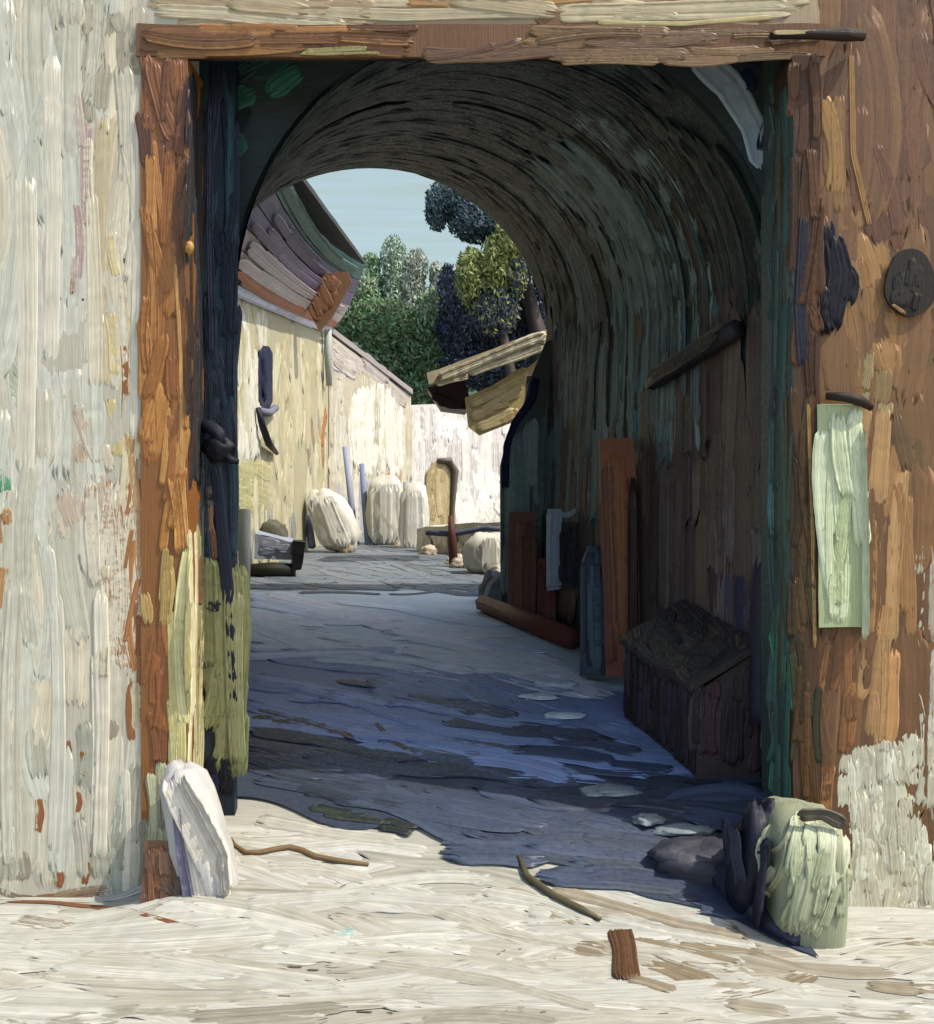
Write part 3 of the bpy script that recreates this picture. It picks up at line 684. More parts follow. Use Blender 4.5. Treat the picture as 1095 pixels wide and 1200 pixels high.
LG = [np.clip(c * 2.0, 0, .66) for c in (cLane(104, 114, 126), cLane(90, 98, 110), cLane(118, 126, 134), cLane(98, 104, 108))]
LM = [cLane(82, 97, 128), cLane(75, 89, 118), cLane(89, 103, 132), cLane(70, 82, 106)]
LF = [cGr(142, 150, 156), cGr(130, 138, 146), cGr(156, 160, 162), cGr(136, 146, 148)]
front_edge = [(272, 935), (400, 955), (500, 978), (520, 1003), (620, 1022), (760, 1054), (900, 1092)]
b.fill(gl, [(262, 836), (520, 890), (700, 915), (880, 900), (925, 905), (915, 1085), (760, 1052), (620, 1022), (520, 1000), (495, 976), (400, 956), (262, 934)], 10, 190, 30, LB + LD, cover=2.6, h=.006, jit=5)  # dark mouth strokes paint in the passage shade
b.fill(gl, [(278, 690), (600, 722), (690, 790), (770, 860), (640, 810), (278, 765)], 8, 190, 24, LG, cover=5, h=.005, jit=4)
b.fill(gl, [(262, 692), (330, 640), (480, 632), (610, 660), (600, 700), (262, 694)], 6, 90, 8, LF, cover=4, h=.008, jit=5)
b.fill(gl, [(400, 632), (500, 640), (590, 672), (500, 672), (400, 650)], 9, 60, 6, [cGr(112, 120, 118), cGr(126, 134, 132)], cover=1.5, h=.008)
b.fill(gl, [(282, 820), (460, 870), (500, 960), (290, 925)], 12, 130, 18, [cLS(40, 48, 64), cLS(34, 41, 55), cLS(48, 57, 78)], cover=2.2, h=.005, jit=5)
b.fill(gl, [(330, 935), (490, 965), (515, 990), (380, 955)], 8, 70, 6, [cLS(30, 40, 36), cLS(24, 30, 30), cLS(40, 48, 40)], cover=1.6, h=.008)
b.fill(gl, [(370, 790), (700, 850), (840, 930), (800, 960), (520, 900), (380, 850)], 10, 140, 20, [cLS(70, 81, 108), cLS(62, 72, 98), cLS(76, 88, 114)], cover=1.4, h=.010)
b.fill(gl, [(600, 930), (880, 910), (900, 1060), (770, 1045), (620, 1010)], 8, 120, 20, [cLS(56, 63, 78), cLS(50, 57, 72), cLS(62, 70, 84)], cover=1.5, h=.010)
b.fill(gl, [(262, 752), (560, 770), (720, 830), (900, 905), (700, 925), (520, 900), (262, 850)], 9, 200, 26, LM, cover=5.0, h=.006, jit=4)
for (pl, w, c) in (([(282, 868), (380, 884), (465, 912)], 22, cLane(38, 42, 52)), ([(300, 830), (370, 850), (430, 868)], 14, cLane(40, 40, 44)), ([(280, 770), (420, 765), (560, 790)], 20, LG[0]),
                   ([(440, 848), (460, 868), (478, 880)], 4, cLS(110, 80, 58)), ([(560, 876), (556, 882)], 6, cLS(130, 90, 56)),
                   ([(400, 858), (412, 866)], 6, cLS(120, 80, 52))):
    b.line(gl, pl, w, c, h=.010)
tag(b.build('lane', M_LANE), 'blue grey lane climbing through the passage', 'lane', kind='structure')

# hill behind
b = B()
xs = np.linspace(-160, 160, 90); ys = np.concatenate([np.linspace(12.4, 26, 14), np.linspace(27, 80, 46), np.linspace(84, 400, 26)])
b.grid(xs, ys, lambda x, y: zf(x, y) - .06, lambda x, y: (cLeaf(46, 62, 42) if y > 25 else cLane(120, 116, 104)) * (1 + .3 * noise.noise(Vector((x * .3, y * .3, 4)))))
tag(b.build('hill', M_LEAF), 'green hill rising behind the houses', 'hill', kind='structure')

# ================================================================== FOREGROUND THINGS
def ground_at(px, py): return gp.map(px, py)[0]
# white guard stone, left
c = P(226, 1000, 5.78)
t = thing('guard_stone', 'white limewashed guard stone at the foot of the left door jamb', 'guard stone', (c[0], c[1], zf(c[0], c[1])))
b = B(); b.lump((c[0] + .02, c[1] + .08, .30), (.155, .15, .40), cFac(206, 204, 198), amp=.2, lean=(-.25, .05), col2=cFac(184, 184, 182), sq=.9)
sg = front(5.72)
for pl, w in (([(198, 912), (214, 950), (236, 990), (252, 1030)], 30), ([(212, 908), (236, 950), (262, 1000), (266, 1050)], 16), ([(240, 1000), (258, 1030), (262, 1076)], 22), ([(216, 960), (228, 1010), (238, 1060)], 18)):
    b.line(sg, pl, w, cFac(228, 222, 206), h=.028, col2=cFac(196, 186, 180), var=.08)
b.line(sg, [(206, 940), (212, 1000), (222, 1060)], 12, cFac(120, 116, 140), h=.012)
b.build('stone', M_STONE, t)
# brown board stump beside it
b = B(); c = P(195, 1085, 5.74)
b.hexa([P(x, y, Y) for (y, dy) in ((1090, 0), (985, 1)) for Y in (5.74, 5.80) for x in ((164, 230) if dy == 0 else (170, 214))], cFac(120, 86, 60), res=.06)
b.fill(front(5.735), [(170, 990), (212, 990), (226, 1084), (166, 1084)], 86, 70, 12, [cFac(112, 84, 66), cFac(96, 78, 70), cFac(134, 92, 60)], cover=2, h=.008)
tag(b.build('board', M_OCHRE, loc=(c[0], c[1], 0)), 'short weathered brown board standing left of the white guard stone', 'board')
# right guard block
t = thing('stone_block', 'squat stone block with pale green front and shade-toned side at right jamb', 'stone block', (1.52, 5.6, 0))
b = B(); cx0 = 1.35
b.lump((1.575, 5.66, .18), (.19, .31, .385), cFac(158, 166, 138), amp=.08, sq=.62, col2=cFac(140, 146, 118))
class StoneFront:
    def map(self, px, py):
        p = P(px, py, 5.42); pw = 3.2
        dx = min(.97, abs(p[0] - 1.575) / .19); dz = min(.97, abs(p[2] - .18) / .385)
        r = max(.02, 1 - dx ** pw - dz ** pw) ** (1 / pw)
        return np.array([p[0], 5.66 - .318 * r, p[2]]), np.array([0, -1.0, .05])
    def k(self, px, py): return 5.4 / F
b.fill(StoneFront(), [(904, 985), (925, 958), (980, 956), (994, 985), (992, 1092), (905, 1095), (900, 1040)], 104, 90, 16, [cFac(178, 188, 152), cFac(166, 174, 138), cFac(192, 198, 168), cFac(156, 162, 130)], cover=3.4, h=.010, jit=6)
class BSide:
    def map(self, y, z): return np.array([1.325 + max(0, .07 * (z / .54)) , y, z]), np.array([-1.0, 0, .1])
    def k(self, y, z): return 1.0
b.fill(BSide(), rect(5.42, .02, 5.88, .46), 80, .4, .09, [cJ(24, 24, 34), cJ(18, 18, 24), cJ(36, 38, 52)], cover=2.6, h=.016)  # dark strokes paint shade onto the block's left side
b.line(front(5.40), [(934, 956), (965, 954), (994, 968)], 16, cFac(84, 80, 64), h=.03)
b.build('stone', M_STONE, t)
# dark stones at the passage mouth, with a dark lump added as shade
b = B(); c = ground_at(835, 1030)
b.lump((c[0] - .02, c[1] + .12, c[2] + .05), (.29, .22, .11), cJ(48, 48, 54), amp=.35, fr=3, sq=.7, col2=cJ(28, 28, 36))
tag(b.build('step_stone', M_STONE, loc=c), 'flat dark stone lying just left of the green stone block', 'stone')
b = B(); c = ground_at(905, 1095)
pts = [ground_at(850, 1040) + (0, 0, .05), ground_at(880, 1068) + (0, 0, .05), ground_at(905, 1090) + (0, 0, .05), ground_at(938, 1112) + (0, 0, .03)]
b.tube(pts, [.10, .085, .07, .035], cJ(34, 36, 50), n=10, wob=.4)
tag(b.build('kerb_stone', M_STONE, loc=c), 'dark curved kerb stone at the foot of the green stone block', 'stone')
b = B(); b.lump((1.36, 5.74, .24), (.10, .17, .30), cJ(24, 26, 38), amp=.3, lean=(.15, 0), sq=.8, col2=cJ(16, 18, 24))  # lump added as the shaded left side of the block
for i in range(7):
    q = [np.array((1.36 - .105 + .05 * u + random.uniform(-.01, .01), 5.62 + .03 * i, .46 - .42 * u)) for u in np.linspace(0, 1, 7)]
    b.stroke(q, [np.array((-.8, -.5, .1))] * 7, .07, cJ(*random.choice(((26, 28, 42), (18, 20, 28), (38, 42, 56)))), h=.014)
tag(b.build('shade_lump', M_DARK, loc=(1.36, 5.74, 0)), 'upright blue black lump added as shade on the left side of the green stone block', 'shade_lump')
# stick, twig, peg
b = B(); q = [ground_at(x, y) + (0, 0, .02) for x, y in ((608, 1008), (618, 1032), (650, 1055), (680, 1070), (704, 1082))]
b.tube(q, [.010, .019, .018, .017, .010], cGr(112, 102, 66)); tag(b.build('stick', M_OCHRE, loc=q[2]), 'olive brown stick lying on the pale ground near the passage mouth', 'stick')
b = B(); q = [ground_at(x, y) + (0, 0, .012) for x, y in ((270, 985), (276, 994), (288, 1002), (305, 1002), (325, 998), (340, 996), (355, 1000), (370, 1007), (400, 1012), (432, 1016))]
b.tube(q, [.008, .012, .014, .015, .016, .016, .015, .016, .014, .010], cGr(150, 116, 72)); tag(b.build('twig', M_OCHRE, loc=q[2]), 'thin bent brown twig on the pale ground right of white stone', 'twig')
b = B(); q0 = ground_at(733, 1120)
for w_, o_ in ((13, -6), (13, 4), (10, 0)):
    b.line(Ground(.010), [(727 + o_, 1088), (733 + o_, 1112), (736 + o_, 1148)], w_, cGr(116, 78, 46), h=.018, col2=cGr(92, 62, 40))
tag(b.build('bark_strip', M_OCHRE, loc=q0), 'brown strip of bark lying flat on the pale ground in the foreground', 'bark')
# pale flat stones on the lane
for (x, y, w, d, lab) in ((652, 802, .17, .12, 'small pale flat stone farthest up the lane, streaked with white'), (632, 818, .15, .07, 'narrow whitish flat stone beside the farthest pale stone'),
                          (662, 840, .14, .08, 'cream flat stone just below the white streaked stones'), (712, 928, .16, .1, 'wide blue grey flat stone in the middle of the dark lane'),
                          (758, 962, .09, .08, 'smallest blue grey flat stone left of the greenish one'), (800, 974, .17, .09, 'greenish white flat stone next to the dark step stone')):
    b = B(); p = gl.map(x, y)[0]
    cs = cLane if y < 860 else cLS
    b.lump(p + np.array((0, 0, .004)), (w, d, .028), cs(140, 148, 150), amp=.35, col2=cs(100, 112, 126), flat=.012)
    if y < 850:
        b.line(Ground(.034), [(x - 24, y - 3), (x, y + 1), (x + 22, y)], 6, cLane(180, 186, 170), h=.012)  # pale stroke painted on as a glint
    tag(b.build('flat_stone', M_LANE, loc=p), lab, 'stone', 'pale flat stones on the lane')
# green board on the right wall
b = B(); c = P(986, 735, 5.98)
b.hexa([P(x, y, Y) for y in (735, 474) for Y in (5.955, 5.995) for x in ((960, 1017) if y > 500 else (958, 1008))], cRw(160, 168, 128), res=.08)
b.fill(front(5.952), [(960, 476), (1008, 476), (1016, 733), (964, 733)], 89, 200, 15, [cRw(176, 186, 146), cRw(190, 196, 160), cRw(160, 172, 128), cRw(202, 206, 176)], cover=2.6, h=.012, jit=2)
b.line(front(5.952), [(1010, 500), (1014, 620), (1014, 750)], 6, cRw(206, 210, 176), h=.02)
tag(b.build('board', M_OCHRE, loc=c), 'tall pale green board fixed upright on the brown right wall', 'board')
b = B(); b.tube([P(968, 464, 5.95), P(990, 465, 5.93), P(1010, 470, 5.93), P(1022, 478, 5.95)], [.02, .026, .028, .018], cFacR(52, 38, 42)); b.build('hook', M_IRON, gate)

# ================================================================== INSIDE THE PASSAGE
# chest with sloping straw-covered lid
t = thing('wooden_chest', 'dark plank chest with sloping lid against the right passage wall', 'chest', (1.4, 7.3, zf(1.4, 7.3)))
b = B()
def X_r(y): return np.interp(y, [6.6, 12], [1.72, .70])
y0, y1 = 6.78, 8.0
zf0, zf1 = zf(1, y0) + .0, zf(1, y1)
b.hexa([(1.30, y0, zf0), (X_r(y0) - .02, y0, zf0), (1.06, y1, zf1), (X_r(y1) - .02, y1, zf1), (1.30, y0, zf0 + .50), (X_r(y0) - .02, y0, zf0 + .75), (1.06, y1, zf1 + .50), (X_r(y1) - .02, y1, zf1 + .75)], cPas(46, 38, 34), res=.1)
class ChF:
    def map(self, y, z):
        k = (y - y0) / (y1 - y0); return np.array([1.30 + (1.06 - 1.30) * k - .004, y, zf0 + (zf1 - zf0) * k + z]), np.array([-.98, -.2, 0])
    def k(self, y, z): return 1
b.fill(ChF(), rect(y0, .02, y1, .5), 90, .42, .05, [cPas(46, 38, 38), cPas(36, 30, 28), cPas(56, 46, 46), cPas(42, 36, 44)], cover=2.6, h=.014, jit=2)
b.fill(front(y0 - .004), [(812, 885), (905, 915), (905, 770), (812, 800)], 90, 90, 11, [cPas(46, 38, 38), cPas(36, 30, 28), cPas(54, 34, 34), cPas(30, 26, 26)], cover=2.4, h=.014, jit=3)
b.build('body', M_DARK, t)
b = B()
b.hexa([(1.26, y0 - .04, zf0 + .51), (X_r(y0) - .02, y0 - .04, zf0 + .76), (1.02, y1 + .03, zf1 + .51), (X_r(y1) - .02, y1 + .03, zf1 + .76), (1.26, y0 - .04, zf0 + .555), (X_r(y0) - .02, y0 - .04, zf0 + .80), (1.02, y1 + .03, zf1 + .555), (X_r(y1) - .02, y1 + .03, zf1 + .80)], cPas(38, 32, 28), res=.1)
class ChL:
    def map(self, y, u):
        k = (y - y0) / (y1 - y0); xa = 1.26 - .24 * k; xb = X_r(y) - .02
        return np.array([xa + (xb - xa) * u, y, zf0 + (zf1 - zf0) * k + .56 + .245 * u]), np.array([-.45, -.1, .9])
    def k(self, y, u): return 1
b.fill(ChL(), rect(y0, 0, y1, 1), 30, .5, .06, [cPas(40, 34, 29), cPas(34, 29, 26), cPas(52, 42, 32), cPas(30, 27, 25)], cover=2.4, h=.014, jit=22)
b.build('lid', M_DARK, t)
# stone by the chest
b = B(); c = ground_at(862, 890); b.lump(c + np.array((0, .05, .03)), (.17, .1, .07), cPas(120, 112, 108), amp=.3, col2=cPas(80, 70, 66))
tag(b.build('stone', M_STONE, loc=c), 'mauve grey stone lying at the foot of the dark chest', 'stone')
# posts and planks along the wall
def post(px, pytop, pybot, Y, wpx, cols, name, label, cat, mat=M_DARK, lean=0.0, rnd=True, dep=.06, grp=None):
    wm = wpx / F * Y; base = P(px, pybot, Y); top = P(px + lean, pytop, Y + .12)
    b = B(); d = dep
    N = 8; hx = wm / 2
    if rnd:
        n = 9; pts = [base * (1 - i / n) + top * (i / n) for i in range(n + 1)]
        rad = [hx * 1.02] * (n - 1) + [hx * .9, hx * .45]
        b.tube(pts, rad, cols[0], n=12, wob=.06)
    else:
        b.hexa([(base[0] + sx * hx, base[1] + sy * d, base[2]) for sy in (0, 1) for sx in (-1, 1)] + [(top[0] + sx * hx * .92, top[1] + sy * d, top[2]) for sy in (0, 1) for sx in (-1, 1)], cols[0], res=.08, amp=.008)
    dn = np.array([0, -1.0, .05]); off = np.array([0, -(hx if rnd else 0) - .003, 0])
    for i in range(3 + int(wpx / 5)):
        u = random.uniform(-.38, .38) * wm; a0 = random.uniform(.02, .25); a1 = random.uniform(.7, .97)
        q = [base * (1 - k) + top * k + (u, 0, 0) + off * (math.sqrt(max(.1, 1 - (u / hx) ** 2)) if rnd else 1) for k in np.linspace(a0, a1, 8)]
        b.stroke(q, [dn] * 8, wm * .3, random.choice(cols), h=.018, col2=random.choice(cols))
    o = b.build(name, mat, loc=base); return tag(o, label, cat, grp)
post(733, 514, 792, 8.85, 46, [cPas(104, 62, 42), cPas(86, 52, 36), cPas(116, 72, 40), cPas(70, 48, 38)], 'plank', 'tall reddish brown plank leaning on the passage wall', 'plank', rnd=False, lean=-10)
post(697, 640, 792, 9.05, 34, [cPas(56, 68, 72), cPas(40, 48, 54), cPas(34, 30, 40)], 'stone_post', 'slate grey round topped post left of the tall reddish plank', 'post')
post(612, 600, 738, 11.3, 34, [cPas(84, 50, 36), cPas(66, 42, 32), cPas(94, 58, 38)], 'plank', 'wide dark red plank at the far end of the passage', 'plank', rnd=False)
post(641, 655, 742, 11.0, 22, [cPas(90, 48, 34), cPas(72, 40, 32)], 'plank', 'short dark red plank under the hanging pale cloth', 'plank', rnd=False)
post(896, 648, 850, 6.72, 34, [cPas(34, 28, 38), cPas(26, 22, 30), cPas(42, 32, 40)], 'post', 'dark plum round topped post beside the green door post', 'post')
post(742, 560, 790, 8.7, 12, [cPas(40, 30, 28), cPas(56, 44, 36)], 'pole', 'thin dark pole right of the tall reddish plank', 'pole', dep=.03)
# hanging pale cloth and dark shutter
b = B(); sc_ = front(10.6); c = P(650, 690, 10.6)
b.hexa([P(x, y, Y) for y in (692, 596) for Y in (10.6, 10.64) for x in (642, 658)], cPas(112, 120, 126), res=.08, amp=.02)
for x in (644, 650, 656): b.line(sc_, [(x, 598), (x - 1, 640), (x, 690)], 6, cPas(124, 130, 136), h=.03, col2=cPas(90, 96, 108))
b.line(sc_, [(645, 600), (665, 604), (682, 594)], 6, cPas(118, 124, 128), h=.03)
tag(b.build('cloth', M_STONE, loc=c), 'pale grey cloth hanging on the passage wall left of the dark shutter', 'cloth')
b = B(); c = P(669, 690, 10.5)
b.hexa([P(x, y, Y) for y in (690, 612) for Y in (10.5, 10.56) for x in (658, 682)], cPas(30, 28, 30), res=.1)
b.fill(front(10.495), rect(659, 614, 681, 688), 90, 60, 7, [cPas(28, 26, 30), cPas(36, 30, 34), cPas(20, 20, 24)], cover=2.2, h=.016)
tag(b.build('shutter', M_DARK, loc=c), 'small dark shutter on the passage wall right of pale cloth', 'shutter')
# low red-brown beam along the foot of the wall
b = B(); qa = gl.map(566, 716)[0]; qb = gl.map(672, 762)[0]
b.tube([qa + (0, 0, .08), (qa + qb) / 2 + np.array((0, 0, .09)), qb + (0, 0, .1)], [.09, .1, .1], cPas(84, 42, 32), n=6)
tag(b.build('ground_beam', M_DARK, loc=qa), 'low dark red beam lying along the foot of the passage wall', 'beam')
b = B(); c = gl.map(580, 706)[0]; b.lump(c + np.array((0, .1, .12)), (.16, .14, .2), cPas(84, 84, 80), amp=.3, col2=cPas(60, 58, 58))
b.line(front(c[1] - .08), [(566, 706), (574, 684), (588, 672)], 5, cFar(200, 196, 180), h=.02)
tag(b.build('stone', M_STONE, loc=c), 'rough grey stone at the far end of the lane by the red beam', 'stone')

# ================================================================== THE LANE BEYOND
# left house
def lx(y): return -2.80 + (y - 12.1) * (.36 / 8.9)
def ltop(y): return 4.35 + (y - 12.1) * (.75 / 8.9)
lh = thing('left_house', 'cream house on the left of the lane under wide curved eaves', 'house', (-3.5, 16, zf(-3, 16)))
lh.name = 'cream_house'
b = B(); wn = np.array((.36, 0, 0)); nvec = np.array((8.9, -.36, 0)); nvec /= np.linalg.norm(nvec)
b.hexa([(-7, 12.1, .3), (lx(12.1), 12.1, .3), (-7, 21, .3), (lx(21), 21, .3), (-7, 12.1, ltop(12.1) + .15), (lx(12.1), 12.1, ltop(12.1) + .15), (-7, 21, ltop(21) + .15), (lx(21), 21, ltop(21) + .15)], cFar(190, 178, 140), res=.3)
sl = Plane3((lx(13), 13, 0), nvec)
class KS:                                     # a plane seen at a slant: widths given in metres per picture unit
    def __init__(s, pl, f): s.pl, s.f = pl, f
    def map(s, x, y): return s.pl.map(x, y)
    def k(s, x, y): return s.pl.map(x, y)[0][1] / F * s.f
sl = KS(sl, 3.0)
CW = [cFar(236, 228, 206), cFar(226, 216, 190), cFar(242, 234, 216)]
CO = [cFar(206, 192, 150), cFar(216, 204, 166), cFar(196, 180, 136), cFar(210, 194, 154)]
CGy = [cFar(158, 152, 142), cFar(146, 142, 136), cFar(170, 162, 146)]
b.fill(sl, [(268, 320), (382, 400), (385, 625), (280, 690), (262, 690)], 90, 90, 9, CO, cover=2.4, h=.014, jit=3)
b.fill(sl, [(268, 325), (312, 362), (306, 540), (268, 560)], 90, 90, 8, CW, cover=2.4, h=.018, jit=3)
b.fill(sl, rect(318, 400, 350, 540), 90, 90, 8, CO[:2], cover=1.5, h=.014, jit=3)
b.fill(sl, [(266, 590), (345, 580), (348, 640), (272, 692)], 90, 60, 9, CGy, cover=2.0, h=.012, jit=3)  # grey wall foot: the lane's shade painted in
b.fill(sl, rect(268, 545, 322, 592), 20, 40, 9, [cFar(196, 186, 130), cFar(186, 176, 124)], cover=1.4, h=.014)
b.line(sl, [(312, 410), (316, 450), (318, 500)], 8, cFar(176, 166, 168), h=.016)
b.fill(sl, rect(360, 470, 384, 560), 90, 60, 5, [cFar(176, 118, 66), cFar(160, 130, 90), cFar(150, 140, 140)], cover=1.2, h=.012, dry=.1)
wall = b.build('wall', M_FAR, lh)
# slit window
b = B()
def onl(px, py, out=0.0):
    p, n = sl.map(px, py); return p + n * out
pts = [(302, 412), (307, 405), (314, 406), (318, 414), (318, 470), (314, 480), (306, 478), (302, 468)]
b.prism([onl(x, y, .02) for x, y in pts], -.06, cFar(34, 36, 60), nrm=nvec)
b.line(KS(Plane3(sl.pl.p + nvec * .025, nvec), 2.2), [(308, 412), (310, 440), (309, 472)], 9, cFar(28, 30, 56), h=.02)
wdw = b.build('window', M_DARK, lh)
b = B(); b.tube([onl(301, 482, .05), onl(310, 484, .06), onl(319, 478, .05)], .05, cFar(130, 126, 140)); b.build('sill', M_FAR, wdw)
b = B(); b.tube([onl(298, 478, .05), onl(300, 500, .09), onl(307, 520, .09), onl(320, 531, .05)], [.035, .045, .05, .03], cFar(36, 36, 48)); b.build('iron_hook', M_IRON, lh)
# curved eaves of long boards
cFc = mk(.6)
EC = [cFc(150, 150, 162), cFc(120, 70, 44), cFc(146, 134, 130), cFc(130, 118, 116), cFc(76, 66, 80), cFc(62, 54, 66), cFc(44, 62, 54)]
n = len(EC)
def eave(u, y):      # u 0 at the wall, 1 at the outer edge; a coved profile
    k = (y - 12.3) / (21 - 12.3)
    x = lx(y) + u * .86 * (1 - .25 * k); z = ltop(y) + (1.28 - .12 * k) * (u ** 1.0) - .20 * math.sin(u * math.pi) - .16 * math.sin(k * math.pi) * u
    x -= .16 * math.sin(k * math.pi) * u
    return np.array([x, y, z])
rf = None
b = B()
b.hexa([eave(0, 12.3) + (-4.3, 0, 2.4), eave(1, 12.3) + (0, 0, .03), eave(0, 21) + (-4.3, 0, 2.4), eave(1, 21) + (0, 0, .03), eave(0, 12.3) + (-4.3, 0, 2.5), eave(1, 12.3) + (0, 0, .10), eave(0, 21) + (-4.3, 0, 2.5), eave(1, 21) + (0, 0, .10)], cFar(70, 66, 60), res=.4)
rf = b.build('roof', M_FAR, lh)
for i in range(n):
    u0, u1 = i / n, (i + 1) / n; b = B()
    for ya, yb in zip(np.linspace(12.3, 21, 7)[:-1], np.linspace(12.3, 21, 7)[1:]):
        c8 = [eave(u0 + .006, ya), eave(u1 - .006, ya), eave(u0 + .006, yb), eave(u1 - .006, yb)]
        b.hexa(c8 + [c + np.array((-.02, 0, .05)) for c in c8], EC[i], res=.35, amp=.012)
    for k in range(5):
        uu = random.uniform(u0 + .04, u1 - .04); ya = random.uniform(12.4, 14.5); yb = random.uniform(16, 20.8)
        q = [eave(uu, y) + np.array((.03, -.0, -.03)) for y in np.linspace(ya, yb, 9)]
        b.stroke(q, [np.array((.78, 0, -.62))] * 9, .11, EC[i] * random.uniform(.85, 1.2), h=.03)
    b.build('eave_board', M_OCHRE, rf)
b = B()   # orange end board under the far end of the eaves
b.prism([P(x, y, 17.6) for x, y in ((352, 345), (366, 322), (408, 318), (412, 330), (388, 372), (374, 388))], .12, cFar(140, 96, 62))
b.fill(front(17.59), [(354, 345), (368, 324), (406, 320), (386, 370), (374, 384)], 60, 40, 10, [cFar(150, 100, 62), cFar(136, 92, 58), cFar(160, 112, 74)], cover=3, h=.008)
b.build('end_board', M_OCHRE, rf)
b = B()
b.tube([P(371, 384, 20.3), P(372, 410, 20.3), P(374, 446, 20.3)], [.09, .1, .09], cFar(160, 164, 180))
b.tube([P(385, 386, 20.3), P(384, 410, 20.3), P(386, 452, 20.3)], [.06, .06, .05], cFar(186, 190, 176))
b.tube([P(398, 322, 20.3), P(392, 345, 20.3), P(388, 366, 20.3), P(380, 372, 20.3)], [.03, .045, .04, .03], cFar(210, 210, 180))
b.build('downpipe', M_FAR, lh)

# white house facing down the lane (walls A and B are two houses)
pa0 = P(386, 640, 21.0); pa1 = P(482, 650, 24.0)
wh = thing('gable_house', 'white walled house with a sloping mauve roof edge beyond cream house', 'house', (pa0[0], pa0[1], zf(-2, 22)))
d = pa1 - pa0; d[2] = 0; d /= np.linalg.norm(d); na_ = np.array((d[1], -d[0], 0))
b = B(); pz = [P(386, 388, 21), P(482, 462, 24)]
A0, A1 = pa0.copy(), pa1.copy()
b.hexa([(A0[0], A0[1], .8), (A1[0], A1[1], .8), (A0[0] - 4, A0[1] + 2, .8), (A1[0] - 3, A1[1] + 2, .8), (A0[0], A0[1], pz[0][2] - .05), (A1[0], A1[1], pz[1][2] - .05), (A0[0] - 4, A0[1] + 2, pz[0][2]), (A1[0] - 3, A1[1] + 2, pz[1][2])], cFar(196, 182, 160), res=.3)
sa = KS(Plane3(A0, na_), 2.0)
b.fill(sa, [(388, 400), (480, 468), (480, 650), (388, 630)], 90, 70, 8, [cFar(206, 194, 166), cFar(196, 182, 150), cFar(216, 206, 184)], cover=2, h=.014, jit=3)
b.fill(sa, [(386, 390), (480, 462), (476, 480), (440, 440), (404, 438), (400, 500), (388, 500)], 40, 60, 9, [cFar(188, 174, 162), cFar(176, 162, 152), cFar(196, 180, 160)], cover=2, h=.014)
for i in range(26):
    x = random.uniform(408, 470); y0_ = random.uniform(440, 460) + abs(x - 438) * .5
    b.line(sa, [(x, y0_), (x - 2, 500), (x + 1, random.uniform(540, 565))], 7, cFar(240, 230, 208), h=.03, col2=cFar(220, 206, 184), var=.05)
b.fill(sa, rect(424, 552, 476, 572), 5, 30, 6, [cFar(170, 112, 66), cFar(186, 150, 112)], cover=.9, h=.01)
b.fill(sa, rect(392, 555, 440, 632), 78, 50, 7, [cFar(176, 170, 166), cFar(160, 158, 166), cFar(196, 186, 160)], cover=1.6, h=.016)
b.build('wall', M_FAR, wh)
b = B()
q0, q1 = P(384, 386, 20.95), P(484, 462, 23.95)
b.hexa([q0, q1, q0 + (-4, 2, .9), q1 + (-3, 2, .9), q0 + (0, 0, .1), q1 + (0, 0, .1), q0 + (-4, 2, 1.0), q1 + (-3, 2, 1.0)], cFar(170, 156, 148), res=.3)
b.build('roof', M_FAR, wh)

cBw = mk(1.22, (1.04, 1.0, .97))
B0, B1 = P(478, 650, 24.0), P(640, 680, 26.2)
d = B1 - B0; d[2] = 0; d /= np.linalg.norm(d); nb2 = np.array((d[1], -d[0], 0)); bk = -nb2 * 3
bh = thing('white_house', 'low white house closing the lane with a tan door', 'house', (B0[0] + 1, B0[1] + 1, zf(0, 25)))
b = B(); zt = P(500, 476, 24.2)[2]
b.hexa([(B0[0], B0[1], .8), (B1[0], B1[1], .8), (B0[0] + bk[0], B0[1] + bk[1], .8), (B1[0] + bk[0], B1[1] + bk[1], .8), (B0[0], B0[1], zt), (B1[0], B1[1], zt + .35), (B0[0] + bk[0], B0[1] + bk[1], zt + .1), (B1[0] + bk[0], B1[1] + bk[1], zt + .3)], cBw(206, 196, 184), res=.3)
sbw = KS(Plane3(B0, nb2), 1.5)
MW = [cBw(214, 204, 190), cBw(198, 188, 178), cBw(226, 216, 198), cBw(186, 174, 166)]
b.fill(sbw, [(480, 474), (600, 474), (604, 660), (480, 650)], 90, 70, 7, MW, cover=2.4, h=.016, jit=3)
b.fill(sbw, [(480, 478), (550, 486), (552, 525), (482, 522)], 88, 60, 14, [cBw(236, 230, 216), cBw(222, 214, 206)], cover=2, h=.026)
b.fill(sbw, [(536, 545), (592, 540), (590, 585), (540, 640)], 85, 60, 14, [cBw(240, 232, 210), cBw(232, 224, 202)], cover=2.6, h=.026)
b.fill(sbw, [(552, 586), (596, 580), (596, 616), (545, 618)], 60, 30, 8, [cBw(226, 218, 196), cBw(206, 198, 176)], cover=1.6, h=.02)
b.build('wall', M_FAR, bh)
def onb(px, py, out=0.0):
    p, n_ = sbw.map(px, py); return p + n_ * out
b = B()
b.prism([onb(x, y, .03) for x, y in ((500, 655), (500, 560), (506, 542), (524, 540), (532, 552), (534, 655))], -.06, cFar(176, 152, 100), nrm=nb2)
sdo = KS(Plane3(B0 + nb2 * .035, nb2), 1.3)
b.fill(sdo, rect(503, 545, 530, 652), 90, 60, 7, [cFar(184, 160, 108), cFar(168, 144, 96), cFar(196, 174, 126)], cover=2.2, h=.014, jit=2)
door = b.build('door', M_OCHRE, bh)
